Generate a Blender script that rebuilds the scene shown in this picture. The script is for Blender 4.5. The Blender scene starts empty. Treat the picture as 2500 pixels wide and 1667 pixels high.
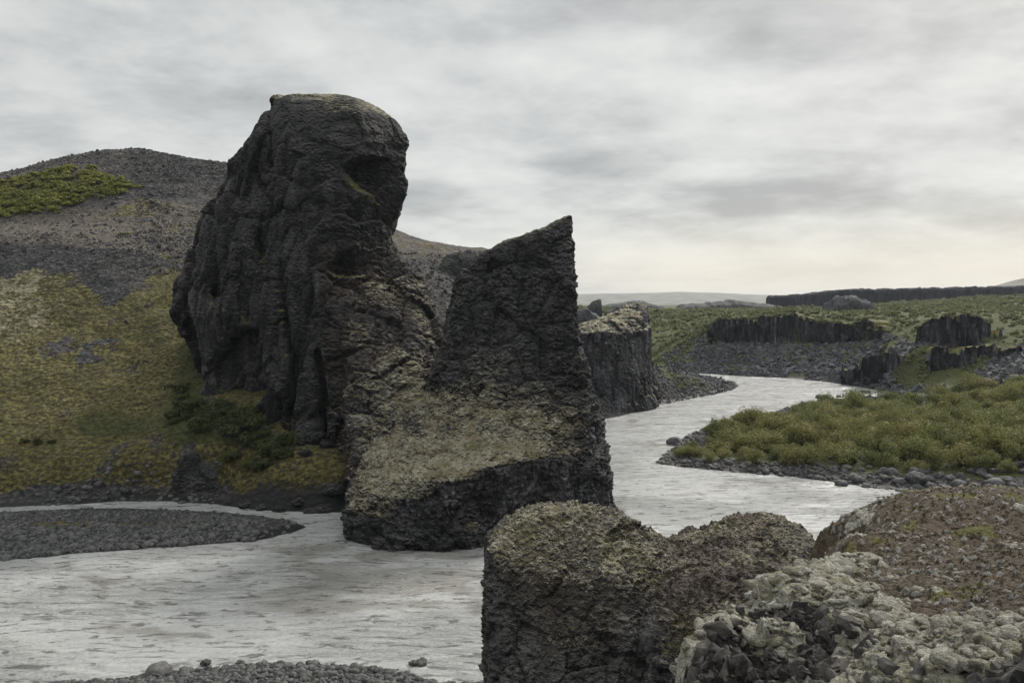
import bpy, bmesh, math, random
import numpy as np
from mathutils import Vector, noise as mnoise
random.seed(7)
RNG = np.random.default_rng(11)
scene = bpy.context.scene
COL = scene.collection
R = math.radians

# ------------------------------------------------------------------ camera
F, CX, HY, H = 1900.0, 1250.0, 740.0, 30.0      # focal length / image centre / eye level (photo pixels), eye height above the river (m)
cd = bpy.data.cameras.new("camera")
cam = bpy.data.objects.new("camera", cd); COL.objects.link(cam)
cam.location = (0, 0, H); cam.rotation_euler = (R(90), 0, 0)
cd.sensor_width = 36; cd.lens = 36 * F / 2500
cd.shift_y = -(833.5 - HY) / 2500
cd.clip_start = 0.5; cd.clip_end = 40000
scene.camera = cam

# ------------------------------------------------------------------ node helper
class NB:
    def __init__(s, nt): s.nt = nt
    def n(s, t, **k):
        x = s.nt.nodes.new(t)
        for a, b in k.items(): setattr(x, a, b)
        return x
    def put(s, sock, v):
        if isinstance(v, bpy.types.NodeSocket): s.nt.links.new(v, sock)
        elif v is not None:
            if sock.type == 'RGBA' and not hasattr(v, '__len__'): v = (v, v, v, 1)
            elif sock.type == 'RGBA' and len(v) == 3: v = tuple(v) + (1,)
            elif sock.type == 'VECTOR' and not hasattr(v, '__len__'): v = (v, v, v)
            sock.default_value = v
    def math(s, op, a, b=None, c=None, clamp=False):
        x = s.n('ShaderNodeMath', operation=op, use_clamp=clamp)
        for i, v in enumerate((a, b, c)): s.put(x.inputs[i], v)
        return x.outputs[0]
    def vm(s, op, a, b=None):
        x = s.n('ShaderNodeVectorMath', operation=op)
        s.put(x.inputs[0], a); s.put(x.inputs[1], b)
        return x.outputs[0]
    def mix(s, f, a, b, blend='MIX'):
        x = s.n('ShaderNodeMix', data_type='RGBA', blend_type=blend)
        s.put(x.inputs[0], f); s.put(x.inputs[6], a); s.put(x.inputs[7], b)
        return x.outputs[2]
    def ss(s, v, lo, hi, a=0.0, b=1.0):
        x = s.n('ShaderNodeMapRange', interpolation_type='SMOOTHSTEP')
        for i, q in enumerate((v, lo, hi, a, b)): s.put(x.inputs[i], q)
        return x.outputs[0]
    def noise(s, co, scale, detail=4, rough=.55, dist=0.0, out=0):
        x = s.n('ShaderNodeTexNoise')
        s.put(x.inputs['Vector'], co); x.inputs['Scale'].default_value = scale
        x.inputs['Detail'].default_value = detail; x.inputs['Roughness'].default_value = rough
        x.inputs['Distortion'].default_value = dist
        return x.outputs[out]
    def vor(s, co, scale, feature='F1', out='Distance', rnd=1.0):
        x = s.n('ShaderNodeTexVoronoi', feature=feature)
        s.put(x.inputs['Vector'], co); x.inputs['Scale'].default_value = scale
        x.inputs['Randomness'].default_value = rnd
        return x.outputs[out]
    def ramp(s, f, stops):
        x = s.n('ShaderNodeValToRGB'); cr = x.color_ramp
        while len(cr.elements) < len(stops): cr.elements.new(.5)
        for e, (p, c) in zip(cr.elements, stops):
            e.position = p; e.color = (c, c, c, 1) if not hasattr(c, '__len__') else tuple(c) + (1,)
        s.put(x.inputs[0], f)
        return x.outputs[0]
    def bump(s, h, strength, dist, normal=None):
        x = s.n('ShaderNodeBump')
        x.inputs['Strength'].default_value = strength; x.inputs['Distance'].default_value = dist
        s.put(x.inputs['Height'], h); s.put(x.inputs['Normal'], normal)
        return x.outputs[0]
    def attr(s, name):
        x = s.n('ShaderNodeAttribute', attribute_name=name)
        return x.outputs['Fac']
    def sepz(s, v):
        x = s.n('ShaderNodeSeparateXYZ'); s.put(x.inputs[0], v)
        return x.outputs
    def xyz(s, a, b, c):
        x = s.n('ShaderNodeCombineXYZ')
        for i, v in enumerate((a, b, c)): s.put(x.inputs[i], v)
        return x.outputs[0]

def new_mat(name):
    m = bpy.data.materials.new(name); m.use_nodes = True
    nt = m.node_tree; nt.nodes.clear()
    b = NB(nt)
    b.out = b.n('ShaderNodeOutputMaterial')
    b.p = b.n('ShaderNodeBsdfPrincipled')
    nt.links.new(b.p.outputs[0], b.out.inputs[0])
    b.geo = b.n('ShaderNodeNewGeometry')
    b.pos = b.geo.outputs['Position']; b.nrm = b.geo.outputs['Normal']
    return m, b

# ------------------------------------------------------------------ sky
SUN_AZ, SUN_EL = R(37), R(36)         # clockwise from the view direction (+Y)
w = bpy.data.worlds.new("World"); scene.world = w; w.use_nodes = True
wn = w.node_tree; wn.nodes.clear(); b = NB(wn)
wo = b.n('ShaderNodeOutputWorld'); bg = b.n('ShaderNodeBackground')
wn.links.new(bg.outputs[0], wo.inputs[0])
sky = b.n('ShaderNodeTexSky', sky_type='NISHITA', sun_disc=False)
sky.sun_elevation = SUN_EL; sky.sun_rotation = SUN_AZ; sky.air_density = 1.0; sky.dust_density = 2.0
skyc = b.mix(1.0, sky.outputs[0], (0.10, 0.10, 0.10), 'MULTIPLY')
d = b.n('ShaderNodeTexCoord').outputs['Generated']
dx, dy, dz = b.sepz(d)
zz = b.math('ADD', b.math('MAXIMUM', dz, 0.0), 0.20)
cp = b.xyz(b.math('DIVIDE', dx, zz), b.math('DIVIDE', dy, zz), 0.0)
cp = b.vm('ADD', cp, (7.9, 5.6, 0))
n1 = b.noise(b.vm('MULTIPLY', cp, (1.0, 1.2, 1)), 0.85, 7, .58, .12)
n2 = b.noise(b.vm('ADD', cp, (9, 4, 2)), 3.2, 6, .60, .15)
n3 = b.noise(b.vm('MULTIPLY', cp, (1.0, 1.4, 1)), 0.23, 2, .5)
cn = b.math('ADD', b.math('MULTIPLY', n1, .65), b.math('ADD', b.math('MULTIPLY', n2, .30), b.math('MULTIPLY', n3, .12)))
cl = b.ramp(cn, [(.42, (.32, .325, .324)), (.49, (.415, .422, .417)), (.55, (.51, .517, .505)), (.65, (.62, .625, .60))])
warm = b.math('MULTIPLY', b.ss(dz, .02, .13, 1, 0), b.ss(dx, -.12, .25))
cl = b.mix(b.math('MULTIPLY', warm, .70), cl, (.64, .60, .51))
bright = b.ss(dz, .30, .95, 1.0, 2.5)
cl = b.mix(1.0, cl, b.xyz(bright, bright, bright), 'MULTIPLY')
dp = b.n('ShaderNodeVectorMath', operation='DOT_PRODUCT'); b.put(dp.inputs[0], d)
dp.inputs[1].default_value = (math.sin(SUN_AZ) * math.cos(SUN_EL), math.cos(SUN_AZ) * math.cos(SUN_EL), math.sin(SUN_EL))
glow = b.math('ADD', 1.0, b.math('MULTIPLY', b.math('POWER', b.math('MAXIMUM', dp.outputs['Value'], 0.0), 70.0), .7))
cl = b.mix(1.0, cl, b.xyz(glow, glow, glow), 'MULTIPLY')
fin = b.mix(.94, skyc, cl)
b.put(bg.inputs[0], fin); bg.inputs[1].default_value = 1.0

sd = bpy.data.lights.new("sun", 'SUN'); sd.energy = 3.0; sd.angle = R(10); sd.color = (1, .95, .86)
so = bpy.data.objects.new("sun", sd); COL.objects.link(so)
sv = Vector((math.sin(SUN_AZ) * math.cos(SUN_EL), math.cos(SUN_AZ) * math.cos(SUN_EL), math.sin(SUN_EL)))
so.rotation_euler = sv.to_track_quat('Z', 'Y').to_euler(); so.location = (0, 0, 300)

vs = scene.view_settings
vs.view_transform = 'Standard'; vs.look = 'None'; vs.exposure = 0.42; vs.gamma = 1; vs.use_curve_mapping = False
scene.cycles.max_bounces = 5; scene.cycles.diffuse_bounces = 2; scene.cycles.glossy_bounces = 2
scene.cycles.transmission_bounces = 2; scene.cycles.volume_bounces = 0; scene.cycles.transparent_max_bounces = 4
scene.cycles.use_denoising = True; scene.cycles.denoiser = 'OPENIMAGEDENOISE'; scene.cycles.denoising_input_passes = 'RGB_ALBEDO_NORMAL'; scene.cycles.denoising_prefilter = 'ACCURATE'; scene.cycles.sample_clamp_direct = 0.0; scene.cycles.sample_clamp_indirect = 3.0

# ------------------------------------------------------------------ numeric noise
PERM = RNG.permutation(256).astype(np.int32); PERM = np.concatenate([PERM, PERM, PERM])
G3 = RNG.normal(size=(256, 3)).astype(np.float32); G3 /= np.linalg.norm(G3, axis=1, keepdims=True)
J3 = RNG.random((256, 3)).astype(np.float32)
V1 = RNG.random(256).astype(np.float32)
def hsh(i, j, k): return PERM[PERM[PERM[i & 255] + (j & 255)] + (k & 255)]
def perlin(p):
    p = np.asarray(p, np.float32); fl = np.floor(p); f = p - fl; fl = fl.astype(np.int32)
    u = f * f * f * (f * (f * 6 - 15) + 10)
    i, j, k = fl.T; out = 0
    for a in (0, 1):
        wx = u[:, 0] if a else 1 - u[:, 0]
        for c in (0, 1):
            wy = u[:, 1] if c else 1 - u[:, 1]
            for e in (0, 1):
                wz = u[:, 2] if e else 1 - u[:, 2]
                g = G3[hsh(i + a, j + c, k + e)]
                out = out + wx * wy * wz * (g[:, 0] * (f[:, 0] - a) + g[:, 1] * (f[:, 1] - c) + g[:, 2] * (f[:, 2] - e))
    return out * 1.5
def fbm(p, sc, octv=4, gain=.5, ridged=False):
    p = np.asarray(p, np.float32) * sc; a = 1.0; t = 0; s = 0
    for o in range(octv):
        v = perlin(p + o * 17.3)
        if ridged: v = 1 - 2 * np.abs(v)
        t = t + a * v; s += a; a *= gain; p = p * 2.03
    return t / s
def worley(p, sc, flat=False):
    """F1, F2 and a random number of the nearest cell"""
    p = np.asarray(p, np.float32) * sc; fl = np.floor(p).astype(np.int32)
    F1 = np.full(len(p), 9, np.float32); F2 = F1.copy(); ID = np.zeros(len(p), np.int32)
    for a in (-1, 0, 1):
        for c in (-1, 0, 1):
            for e in ((0,) if flat else (-1, 0, 1)):
                ii = fl + np.array([a, c, e], np.int32)
                hh = hsh(ii[:, 0], ii[:, 1], ii[:, 2])
                q = ii + J3[hh] - p
                if flat: q[:, 2] = 0
                dd = np.sqrt((q * q).sum(1))
                m = dd < F1
                F2 = np.where(m, F1, np.minimum(F2, dd)); F1 = np.where(m, dd, F1); ID = np.where(m, hh, ID)
    return F1, F2, V1[ID]
def sstep(x, a, c):
    t = np.clip((x - a) / (c - a), 0, 1); return t * t * (3 - 2 * t)

# ------------------------------------------------------------------ geometry helpers
def at(px, py, Y): return ((px - CX) * Y / F, Y, H - (py - HY) * Y / F)
def wl(px, py):
    Y = H * F / (py - HY); return ((px - CX) * Y / F, Y)
def pxX(px, Y): return (px - CX) * Y / F

def mesh_np(name, V, Fc, smooth=True):
    V = np.asarray(V, np.float32); Fc = np.asarray(Fc, np.int32); k = Fc.shape[1]
    me = bpy.data.meshes.new(name)
    me.vertices.add(len(V)); me.vertices.foreach_set('co', V.ravel())
    me.loops.add(Fc.size); me.loops.foreach_set('vertex_index', Fc.ravel())
    me.polygons.add(len(Fc)); me.polygons.foreach_set('loop_start', np.arange(0, Fc.size, k, dtype=np.int32))
    me.polygons.foreach_set('use_smooth', np.full(len(Fc), smooth))
    me.update(calc_edges=True); me.validate()
    return me
def vnormals(me):
    n = np.empty(len(me.vertices) * 3, np.float32); me.vertex_normals.foreach_get('vector', n); return n.reshape(-1, 3)
def vco(me):
    n = np.empty(len(me.vertices) * 3, np.float32); me.vertices.foreach_get('co', n); return n.reshape(-1, 3)
def setco(me, V):
    me.vertices.foreach_set('co', np.asarray(V, np.float32).ravel()); me.update()
def setattr_(me, name, v):
    a = me.attributes.new(name, 'FLOAT', 'POINT'); a.data.foreach_set('value', np.asarray(v, np.float32))
def link(name, me, mat, parent=None):
    o = bpy.data.objects.new(name, me); COL.objects.link(o)
    if mat and not me.materials: me.materials.append(mat)
    if parent: o.parent = parent
    return o
def tag(o, label=None, cat=None, group=None, kind=None):
    if label: o['label'] = label
    if cat: o['category'] = cat
    if group: o['group'] = group
    if kind: o['kind'] = kind
    return o
def grid_faces(nr, nc):
    i = np.arange(nr - 1)[:, None] * nc + np.arange(nc - 1)[None, :]
    i = i.ravel(); return np.stack([i, i + 1, i + nc + 1, i + nc], 1)

def surface_nets(f, org, h):
    ins = f < 0; nx, ny, nz = f.shape
    c = np.zeros((nx - 1, ny - 1, nz - 1), np.int8)
    for a in (0, 1):
        for e in (0, 1):
            for g in (0, 1): c += ins[a:nx - 1 + a, e:ny - 1 + e, g:nz - 1 + g]
    act = (c > 0) & (c < 8)
    idx = np.full(c.shape, -1, np.int32); ijk = np.argwhere(act); idx[act] = np.arange(len(ijk))
    cor = [(a, e, g) for a in (0, 1) for e in (0, 1) for g in (0, 1)]
    val = [f[ijk[:, 0] + a, ijk[:, 1] + e, ijk[:, 2] + g] for a, e, g in cor]
    acc = np.zeros((len(ijk), 3), np.float32); cnt = np.zeros(len(ijk), np.float32)
    for p in range(8):
        for q in range(p + 1, 8):
            A, B = np.array(cor[p]), np.array(cor[q])
            if np.abs(A - B).sum() != 1: continue
            m = (val[p] < 0) != (val[q] < 0)
            t = np.where(m, val[p] / np.where(m, val[p] - val[q], 1), 0)
            acc += np.where(m[:, None], A + t[:, None] * (B - A), 0); cnt += m
    V = (ijk + acc / cnt[:, None]) * h + np.array(org)
    Q = []
    for ax in range(3):
        o1, o2 = (ax + 1) % 3, (ax + 2) % 3
        s0 = [slice(1, -1)] * 3; s1 = [slice(1, -1)] * 3
        s0[ax] = slice(0, -1); s1[ax] = slice(1, None)
        A, B = ins[tuple(s0)], ins[tuple(s1)]
        e = np.argwhere(A != B)
        flip = B[tuple(e.T)]
        off = np.ones(3, int); off[ax] = 0; e = e + off
        def cell(u, v):
            z = e.copy(); z[:, o1] -= u; z[:, o2] -= v; return idx[tuple(z.T)]
        q = np.stack([cell(1, 1), cell(0, 1), cell(0, 0), cell(1, 0)], 1)
        q[flip] = q[flip][:, ::-1]
        Q.append(q)
    Q = np.concatenate(Q); Q = Q[(Q >= 0).all(1)]
    return V, Q

def chaikin(P, it=1):
    for _ in range(it):
        N = np.roll(P, -1, axis=0)
        P = np.stack([P * .75 + N * .25, P * .25 + N * .75], 1).reshape(-1, 2)
    return P
def poly_sdf(X, Y, P):
    d = np.full(X.shape, 1e9, np.float32); sgn = np.zeros(X.shape, bool); n = len(P)
    for i in range(n):
        ax, ay = P[i]; bx, by = P[(i + 1) % n]
        ex, ey = bx - ax, by - ay; L = ex * ex + ey * ey + 1e-12
        wx, wy = X - ax, Y - ay
        t = np.clip((wx * ex + wy * ey) / L, 0, 1)
        d = np.minimum(d, (wx - ex * t) ** 2 + (wy - ey * t) ** 2)
        c = (ay > Y) != (by > Y)
        if ey != 0: sgn ^= c & (X < ex * (Y - ay) / ey + ax)
    d = np.sqrt(d); return np.where(sgn, -d, d)
def loft(levels, xs, ys, zs, smooth=1):
    """signed field of a solid given by plan outlines at several heights"""
    X, Y = np.meshgrid(xs, ys, indexing='ij'); X = X.astype(np.float32); Y = Y.astype(np.float32)
    zl = np.array([l[0] for l in levels]); P = np.array([l[1] for l in levels], float)
    f = np.empty((len(xs), len(ys), len(zs)), np.float32)
    for k, z in enumerate(zs):
        if z > zl[-1]: Pz = P[-1]; add = (z - zl[-1])
        else:
            add = 0; i = max(0, min(len(zl) - 2, int(np.searchsorted(zl, z)) - 1))
            t = np.clip((z - zl[i]) / (zl[i + 1] - zl[i]), 0, 1); Pz = P[i] * (1 - t) + P[i + 1] * t
        dd = poly_sdf(X, Y, chaikin(Pz, smooth))
        f[:, :, k] = dd if add == 0 else np.maximum(dd, 0) + add + .01
    return f
def smin(a, c, k):
    hh = np.clip(.5 + .5 * (c - a) / k, 0, 1); return c * (1 - hh) + a * hh - k * hh * (1 - hh)
def ellip(xs, ys, zs, c, r, rz=0.0, ry=0.0):
    X, Y, Z = np.meshgrid(xs - c[0], ys - c[1], zs - c[2], indexing='ij', sparse=True)
    ca, sa = math.cos(rz), math.sin(rz); x = X * ca + Y * sa; y = -X * sa + Y * ca
    cb, sb = math.cos(ry), math.sin(ry); x2 = x * cb + Z * sb; z2 = -x * sb + Z * cb
    return ((np.sqrt((x2 / r[0]) ** 2 + (y / r[1]) ** 2 + (z2 / r[2]) ** 2) - 1) * min(r)).astype(np.float32)
def axes(lo, hi, h): return [np.arange(lo[i], hi[i] + h, h) for i in range(3)]
def subsurf(me, lv=1):
    o = bpy.data.objects.new("tmp", me); COL.objects.link(o)
    m = o.modifiers.new("s", 'SUBSURF'); m.levels = lv; m.render_levels = lv
    dg = bpy.context.evaluated_depsgraph_get(); dg.update()
    e = bpy.data.meshes.new_from_object(o.evaluated_get(dg))
    bpy.data.objects.remove(o); return e
def lv(z, *pts): return (z, [(pxX(p, y), y) for p, y in pts])

class RBF:
    def __init__(s, P, v):
        s.P = np.asarray(P, float); n = len(s.P); v = np.asarray(v, float)
        D = np.linalg.norm(s.P[:, None] - s.P[None], axis=2)
        A = np.zeros((n + 3, n + 3)); A[:n, :n] = D; A[:n, n] = 1; A[:n, n + 1:] = s.P
        A[n, :n] = 1; A[n + 1:, :n] = s.P.T
        A[:n, :n] -= np.eye(n) * .05
        s.w = np.linalg.solve(A, np.concatenate([v, [0, 0, 0]]))
    def __call__(s, Q):
        out = np.empty(len(Q)); n = len(s.P)
        for i in range(0, len(Q), 60000):
            q = Q[i:i + 60000]; D = np.sqrt(((q[:, None] - s.P[None]) ** 2).sum(2))
            out[i:i + 60000] = D @ s.w[:n] + s.w[n] + q @ s.w[n + 1:]
        return out
#@@MATERIALS
# ------------------------------------------------------------------ materials
def mossy_rock(name, dark=(.006, .0065, .0085), mid=(.017, .0175, .020), light=(.054, .053, .054), cell=1.6, bump=.9, scale=1.0, lichen=.55, squash=1.0, columns=False, streak=True):
    m, b = new_mat(name)
    co = b.vm('MULTIPLY', b.pos, (1, 1, squash))
    big = b.noise(b.pos, .16 * scale, 5, .6)
    fine = b.noise(co, 2.2 * scale, 6, .65)
    tiny = b.noise(co, 6.5 * scale, 4, .65)
    hgt = b.math('ADD', b.math('MULTIPLY', b.vor(co, cell * scale), 1.0), b.math('MULTIPLY', fine, 1.1))
    hgt = b.math('ADD', hgt, b.math('MULTIPLY', b.vor(b.vm('ADD', co, (3, 7, 1)), cell * 2.3 * scale), .55))
    hgt = b.math('ADD', hgt, b.math('MULTIPLY', tiny, .45))
    bn = b.bump(hgt, bump, .55 / scale)
    upz = b.sepz(bn)[2]
    base = b.ramp(b.math('ADD', b.math('MULTIPLY', big, .45), b.math('MULTIPLY', fine, .55)), [(.36, dark), (.52, mid), (.70, light)])
    base = b.mix(b.ss(b.noise(b.pos, .5 * scale, 4), .50, .66, 0, .4), base, (.036, .031, .031))
    rpi = b.math('ADD', .55, b.math('MULTIPLY', b.math('POWER', b.geo.outputs['Random Per Island'], 2.0), 1.5))
    if columns: base = b.mix(1.0, base, b.xyz(rpi, rpi, rpi), 'MULTIPLY')
    v = b.vor(co, cell * scale, 'F1', 'Color')
    base = b.mix(.55, base, b.mix(1.0, base, b.mix(b.sepz(v)[0], (.35, .35, .36), (1.8, 1.76, 1.7)), 'MULTIPLY'))
    tn = b.math('ADD', .40, b.math('MULTIPLY', b.math('POWER', b.attr('tone'), 2.2), 2.7))
    base = b.mix(1.0, base, b.xyz(tn, tn, tn), 'MULTIPLY')
    if streak:
        sn = b.noise(b.vm('MULTIPLY', b.pos, (1, 1, .16)), .55, 5, .6)
        k = b.ss(sn, .36, .66, .35, 1.75); base = b.mix(b.ss(b.sepz(b.nrm)[2], .25, .6, 1, 0), base, b.mix(1.0, base, b.xyz(k, b.math('MULTIPLY', k, .97), b.math('MULTIPLY', k, .95)), 'MULTIPLY'))
    # pale lichen on the little upward faces, also painting in their top-lit contrast
    lf = b.math('MULTIPLY', b.ss(b.math('ADD', upz, b.math('MULTIPLY', tiny, .5)), .55, 1.05), b.ss(b.noise(b.pos, .22 * scale, 4), .36, .62, .25, 1))
    base = b.mix(b.math('MULTIPLY', lf, lichen), base, b.mix(tiny, (.095, .097, .096), (.25, .25, .232)))
    mo, gr, br = b.attr('moss'), b.attr('green'), b.attr('brown')
    mn = b.math('SUBTRACT', b.math('ADD', b.math('MULTIPLY', b.noise(co, 1.3 * scale, 6, .7), .7), b.math('MULTIPLY', b.noise(b.pos, .28 * scale, 3), .35)), .52)
    mn = b.math('ADD', mn, b.math('MULTIPLY', b.math('SUBTRACT', upz, .62), .45))
    def mask(a, k=1.5): return b.ss(b.math('ADD', a, b.math('MULTIPLY', mn, k)), .42, .62)
    tex = b.math('ADD', b.math('MULTIPLY', fine, .5), b.math('MULTIPLY', tiny, .5))
    mossc = b.ramp(tex, [(.36, (.085, .078, .050)), (.5, (.25, .232, .165)), (.62, (.45, .43, .335))])
    mossc = b.mix(b.ss(b.noise(b.pos, .5 * scale, 3), .46, .66, 0, .65), mossc, (.15, .12, .06))
    base = b.mix(mask(br), base, b.ramp(tex, [(.35, (.022, .017, .014)), (.5, (.060, .046, .037)), (.64, (.125, .10, .08))]))
    base = b.mix(mask(mo), base, mossc)
    base = b.mix(mask(gr), base, b.ramp(tex, [(.35, (.04, .040, .012)), (.65, (.15, .14, .042))]))
    b.put(b.p.inputs['Base Color'], base)
    b.p.inputs['Roughness'].default_value = .88; b.p.inputs['Specular IOR Level'].default_value = .25
    b.put(b.p.inputs['Normal'], bn)
    return m
M_STACK = mossy_rock('stack_basalt', bump=.7, squash=1.2, lichen=.42)
M_ROCK = mossy_rock('basalt')
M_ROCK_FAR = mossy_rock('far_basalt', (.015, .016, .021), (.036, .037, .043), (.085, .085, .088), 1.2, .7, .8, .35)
M_MESA = mossy_rock('mesa_basalt', (.008, .009, .013), (.016, .018, .025), (.035, .037, .045), .5, .6, .4, .05, .1)
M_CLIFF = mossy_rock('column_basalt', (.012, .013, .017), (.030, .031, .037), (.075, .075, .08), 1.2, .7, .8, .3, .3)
M_ROCK_NEAR = mossy_rock('near_basalt', (.009, .0095, .011), (.026, .026, .028), (.08, .079, .077), 1.5, 1.0, 2.4, .8)

def terrain_mat():
    m, b = new_mat('terrain')
    fine = b.noise(b.pos, 1.5, 6, .7); mid = b.noise(b.pos, .35, 5, .6); big = b.noise(b.pos, .06, 4, .6)
    scree = b.ramp(fine, [(.34, (.011, .0115, .0135)), (.5, (.034, .0345, .037)), (.68, (.095, .093, .09))])
    scree = b.mix(b.ss(big, .42, .62, 0, .35), scree, (.062, .054, .048))
    st = b.vor(b.pos, 1.1, 'F1', 'Color')
    scree = b.mix(.55, scree, b.mix(1, scree, b.mix(b.sepz(st)[0], (.4, .4, .42), (1.8, 1.75, 1.7)), 'MULTIPLY'))
    mn = b.math('SUBTRACT', b.math('ADD', b.math('MULTIPLY', mid, .7), b.math('MULTIPLY', fine, .5)), .6)
    def mask(a, k=1.4): return b.ss(b.math('ADD', b.attr(a), b.math('MULTIPLY', mn, k)), .38, .62)
    brown = b.ramp(fine, [(.35, (.030, .027, .023)), (.65, (.135, .118, .10))])
    moss = b.ramp(fine, [(.34, (.018, .018, .008)), (.5, (.080, .072, .026)), (.64, (.185, .168, .075))])
    moss = b.mix(b.ss(b.noise(b.pos, .11, 4, .6), .44, .60, 0, .75), moss, b.ramp(fine, [(.35, (.022, .024, .012)), (.65, (.095, .085, .034))]))
    moss = b.mix(b.ss(mid, .45, .65, 0, .5), moss, b.ramp(fine, [(.35, (.036, .030, .012)), (.65, (.125, .100, .034))]))
    green = b.ramp(fine, [(.35, (.022, .028, .010)), (.65, (.075, .082, .026))])
    pale = b.ramp(fine, [(.33, (.09, .08, .05)), (.65, (.27, .25, .17))])
    yel = b.ramp(fine, [(.35, (.022, .021, .010)), (.5, (.066, .058, .02)), (.65, (.165, .142, .05))])
    tiny = b.noise(b.pos, 4.0, 4, .7)
    hgt = b.math('ADD', b.math('ADD', fine, b.math('MULTIPLY', tiny, .5)), b.math('MULTIPLY', b.vor(b.pos, 1.1), .9))
    bn = b.bump(hgt, .8, .6); upz = b.sepz(bn)[2]
    c = b.mix(mask('brown'), scree, brown)
    c = b.mix(mask('moss'), c, moss)
    c = b.mix(mask('pale'), c, pale)
    c = b.mix(mask('yellow'), c, yel)
    c = b.mix(mask('green'), c, green)
    k = b.ss(b.math('ADD', upz, b.math('MULTIPLY', tiny, .5)), .6, 1.25, .45, 1.35)  # top light painted into the colour: upward bumps lighter, their sides darker
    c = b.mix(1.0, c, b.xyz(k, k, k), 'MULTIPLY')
    c = b.mix(b.attr('wet'), c, (.014, .014, .014))
    b.put(b.p.inputs['Base Color'], c); b.put(b.p.inputs['Roughness'], b.ss(b.attr('wet'), 0, 1, .92, .4)); b.p.inputs['Specular IOR Level'].default_value = .2
    b.put(b.p.inputs['Normal'], bn)
    return m
M_TERR = terrain_mat()

def stone_mat(name, lo, hi, rough=.8):
    m, b = new_mat(name)
    r = b.geo.outputs['Random Per Island']; ob = b.n('ShaderNodeObjectInfo').outputs['Random']
    rr = b.math('FRACT', b.math('ADD', r, ob))
    c = b.mix(b.math('POWER', rr, 1.6), lo, hi)
    c = b.mix(b.ss(b.noise(b.pos, 3.5, 5, .65), .42, .66, 0, .6), c, tuple(min(1, x * 1.8) for x in hi))
    b.put(b.p.inputs['Base Color'], c); b.p.inputs['Roughness'].default_value = rough; b.p.inputs['Specular IOR Level'].default_value = .3
    b.put(b.p.inputs['Normal'], b.bump(b.noise(b.pos, 6, 5, .7), .7, .08))
    return m
M_STONE = stone_mat('river_stone', (.015, .016, .018), (.082, .082, .080))
M_TALUS = stone_mat('talus_stone', (.016, .017, .021), (.085, .085, .088), .9)
M_SCREE = stone_mat('scree_stone', (.010, .0105, .0125), (.062, .061, .060), .9)
M_RUBBLE = stone_mat('rubble', (.009, .009, .0095), (.060, .055, .05), .92)

def leaf_mat(name, cols, tr=.25):
    m, b = new_mat(name)
    r = b.geo.outputs['Random Per Island']; ob = b.n('ShaderNodeObjectInfo').outputs['Random']
    big = b.noise(b.pos, .09, 3)
    t = b.math('ADD', b.math('MULTIPLY', r, .35), b.math('ADD', b.math('MULTIPLY', ob, .35), b.math('MULTIPLY', b.math('SUBTRACT', big, .35), 1.0)), clamp=True)
    n = len(cols); c = b.ramp(t, [(i / (n - 1), q) for i, q in enumerate(cols)])
    b.put(b.p.inputs['Base Color'], c); b.p.inputs['Roughness'].default_value = .7; b.p.inputs['Specular IOR Level'].default_value = .25
    ts = b.n('ShaderNodeBsdfTranslucent'); b.put(ts.inputs[0], c)
    mx = b.n('ShaderNodeMixShader'); mx.inputs[0].default_value = tr
    b.nt.links.new(b.p.outputs[0], mx.inputs[1]); b.nt.links.new(ts.outputs[0], mx.inputs[2]); b.nt.links.new(mx.outputs[0], b.out.inputs[0])
    return m
M_LEAF = leaf_mat('willow_leaf', [(.040, .052, .016), (.090, .108, .032), (.155, .165, .052), (.185, .160, .06), (.28, .275, .12)])
M_LEAF_FAR = leaf_mat('birch_leaf', [(.075, .09, .04), (.125, .135, .06), (.19, .195, .09), (.25, .24, .13)])
M_LEAF_DK = leaf_mat('dark_leaf', [(.025, .036, .012), (.045, .058, .018), (.06, .07, .02)])
M_LEAF_HILL = leaf_mat('hill_leaf', [(.07, .085, .018), (.12, .135, .028), (.17, .175, .04), (.20, .18, .045)])
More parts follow.
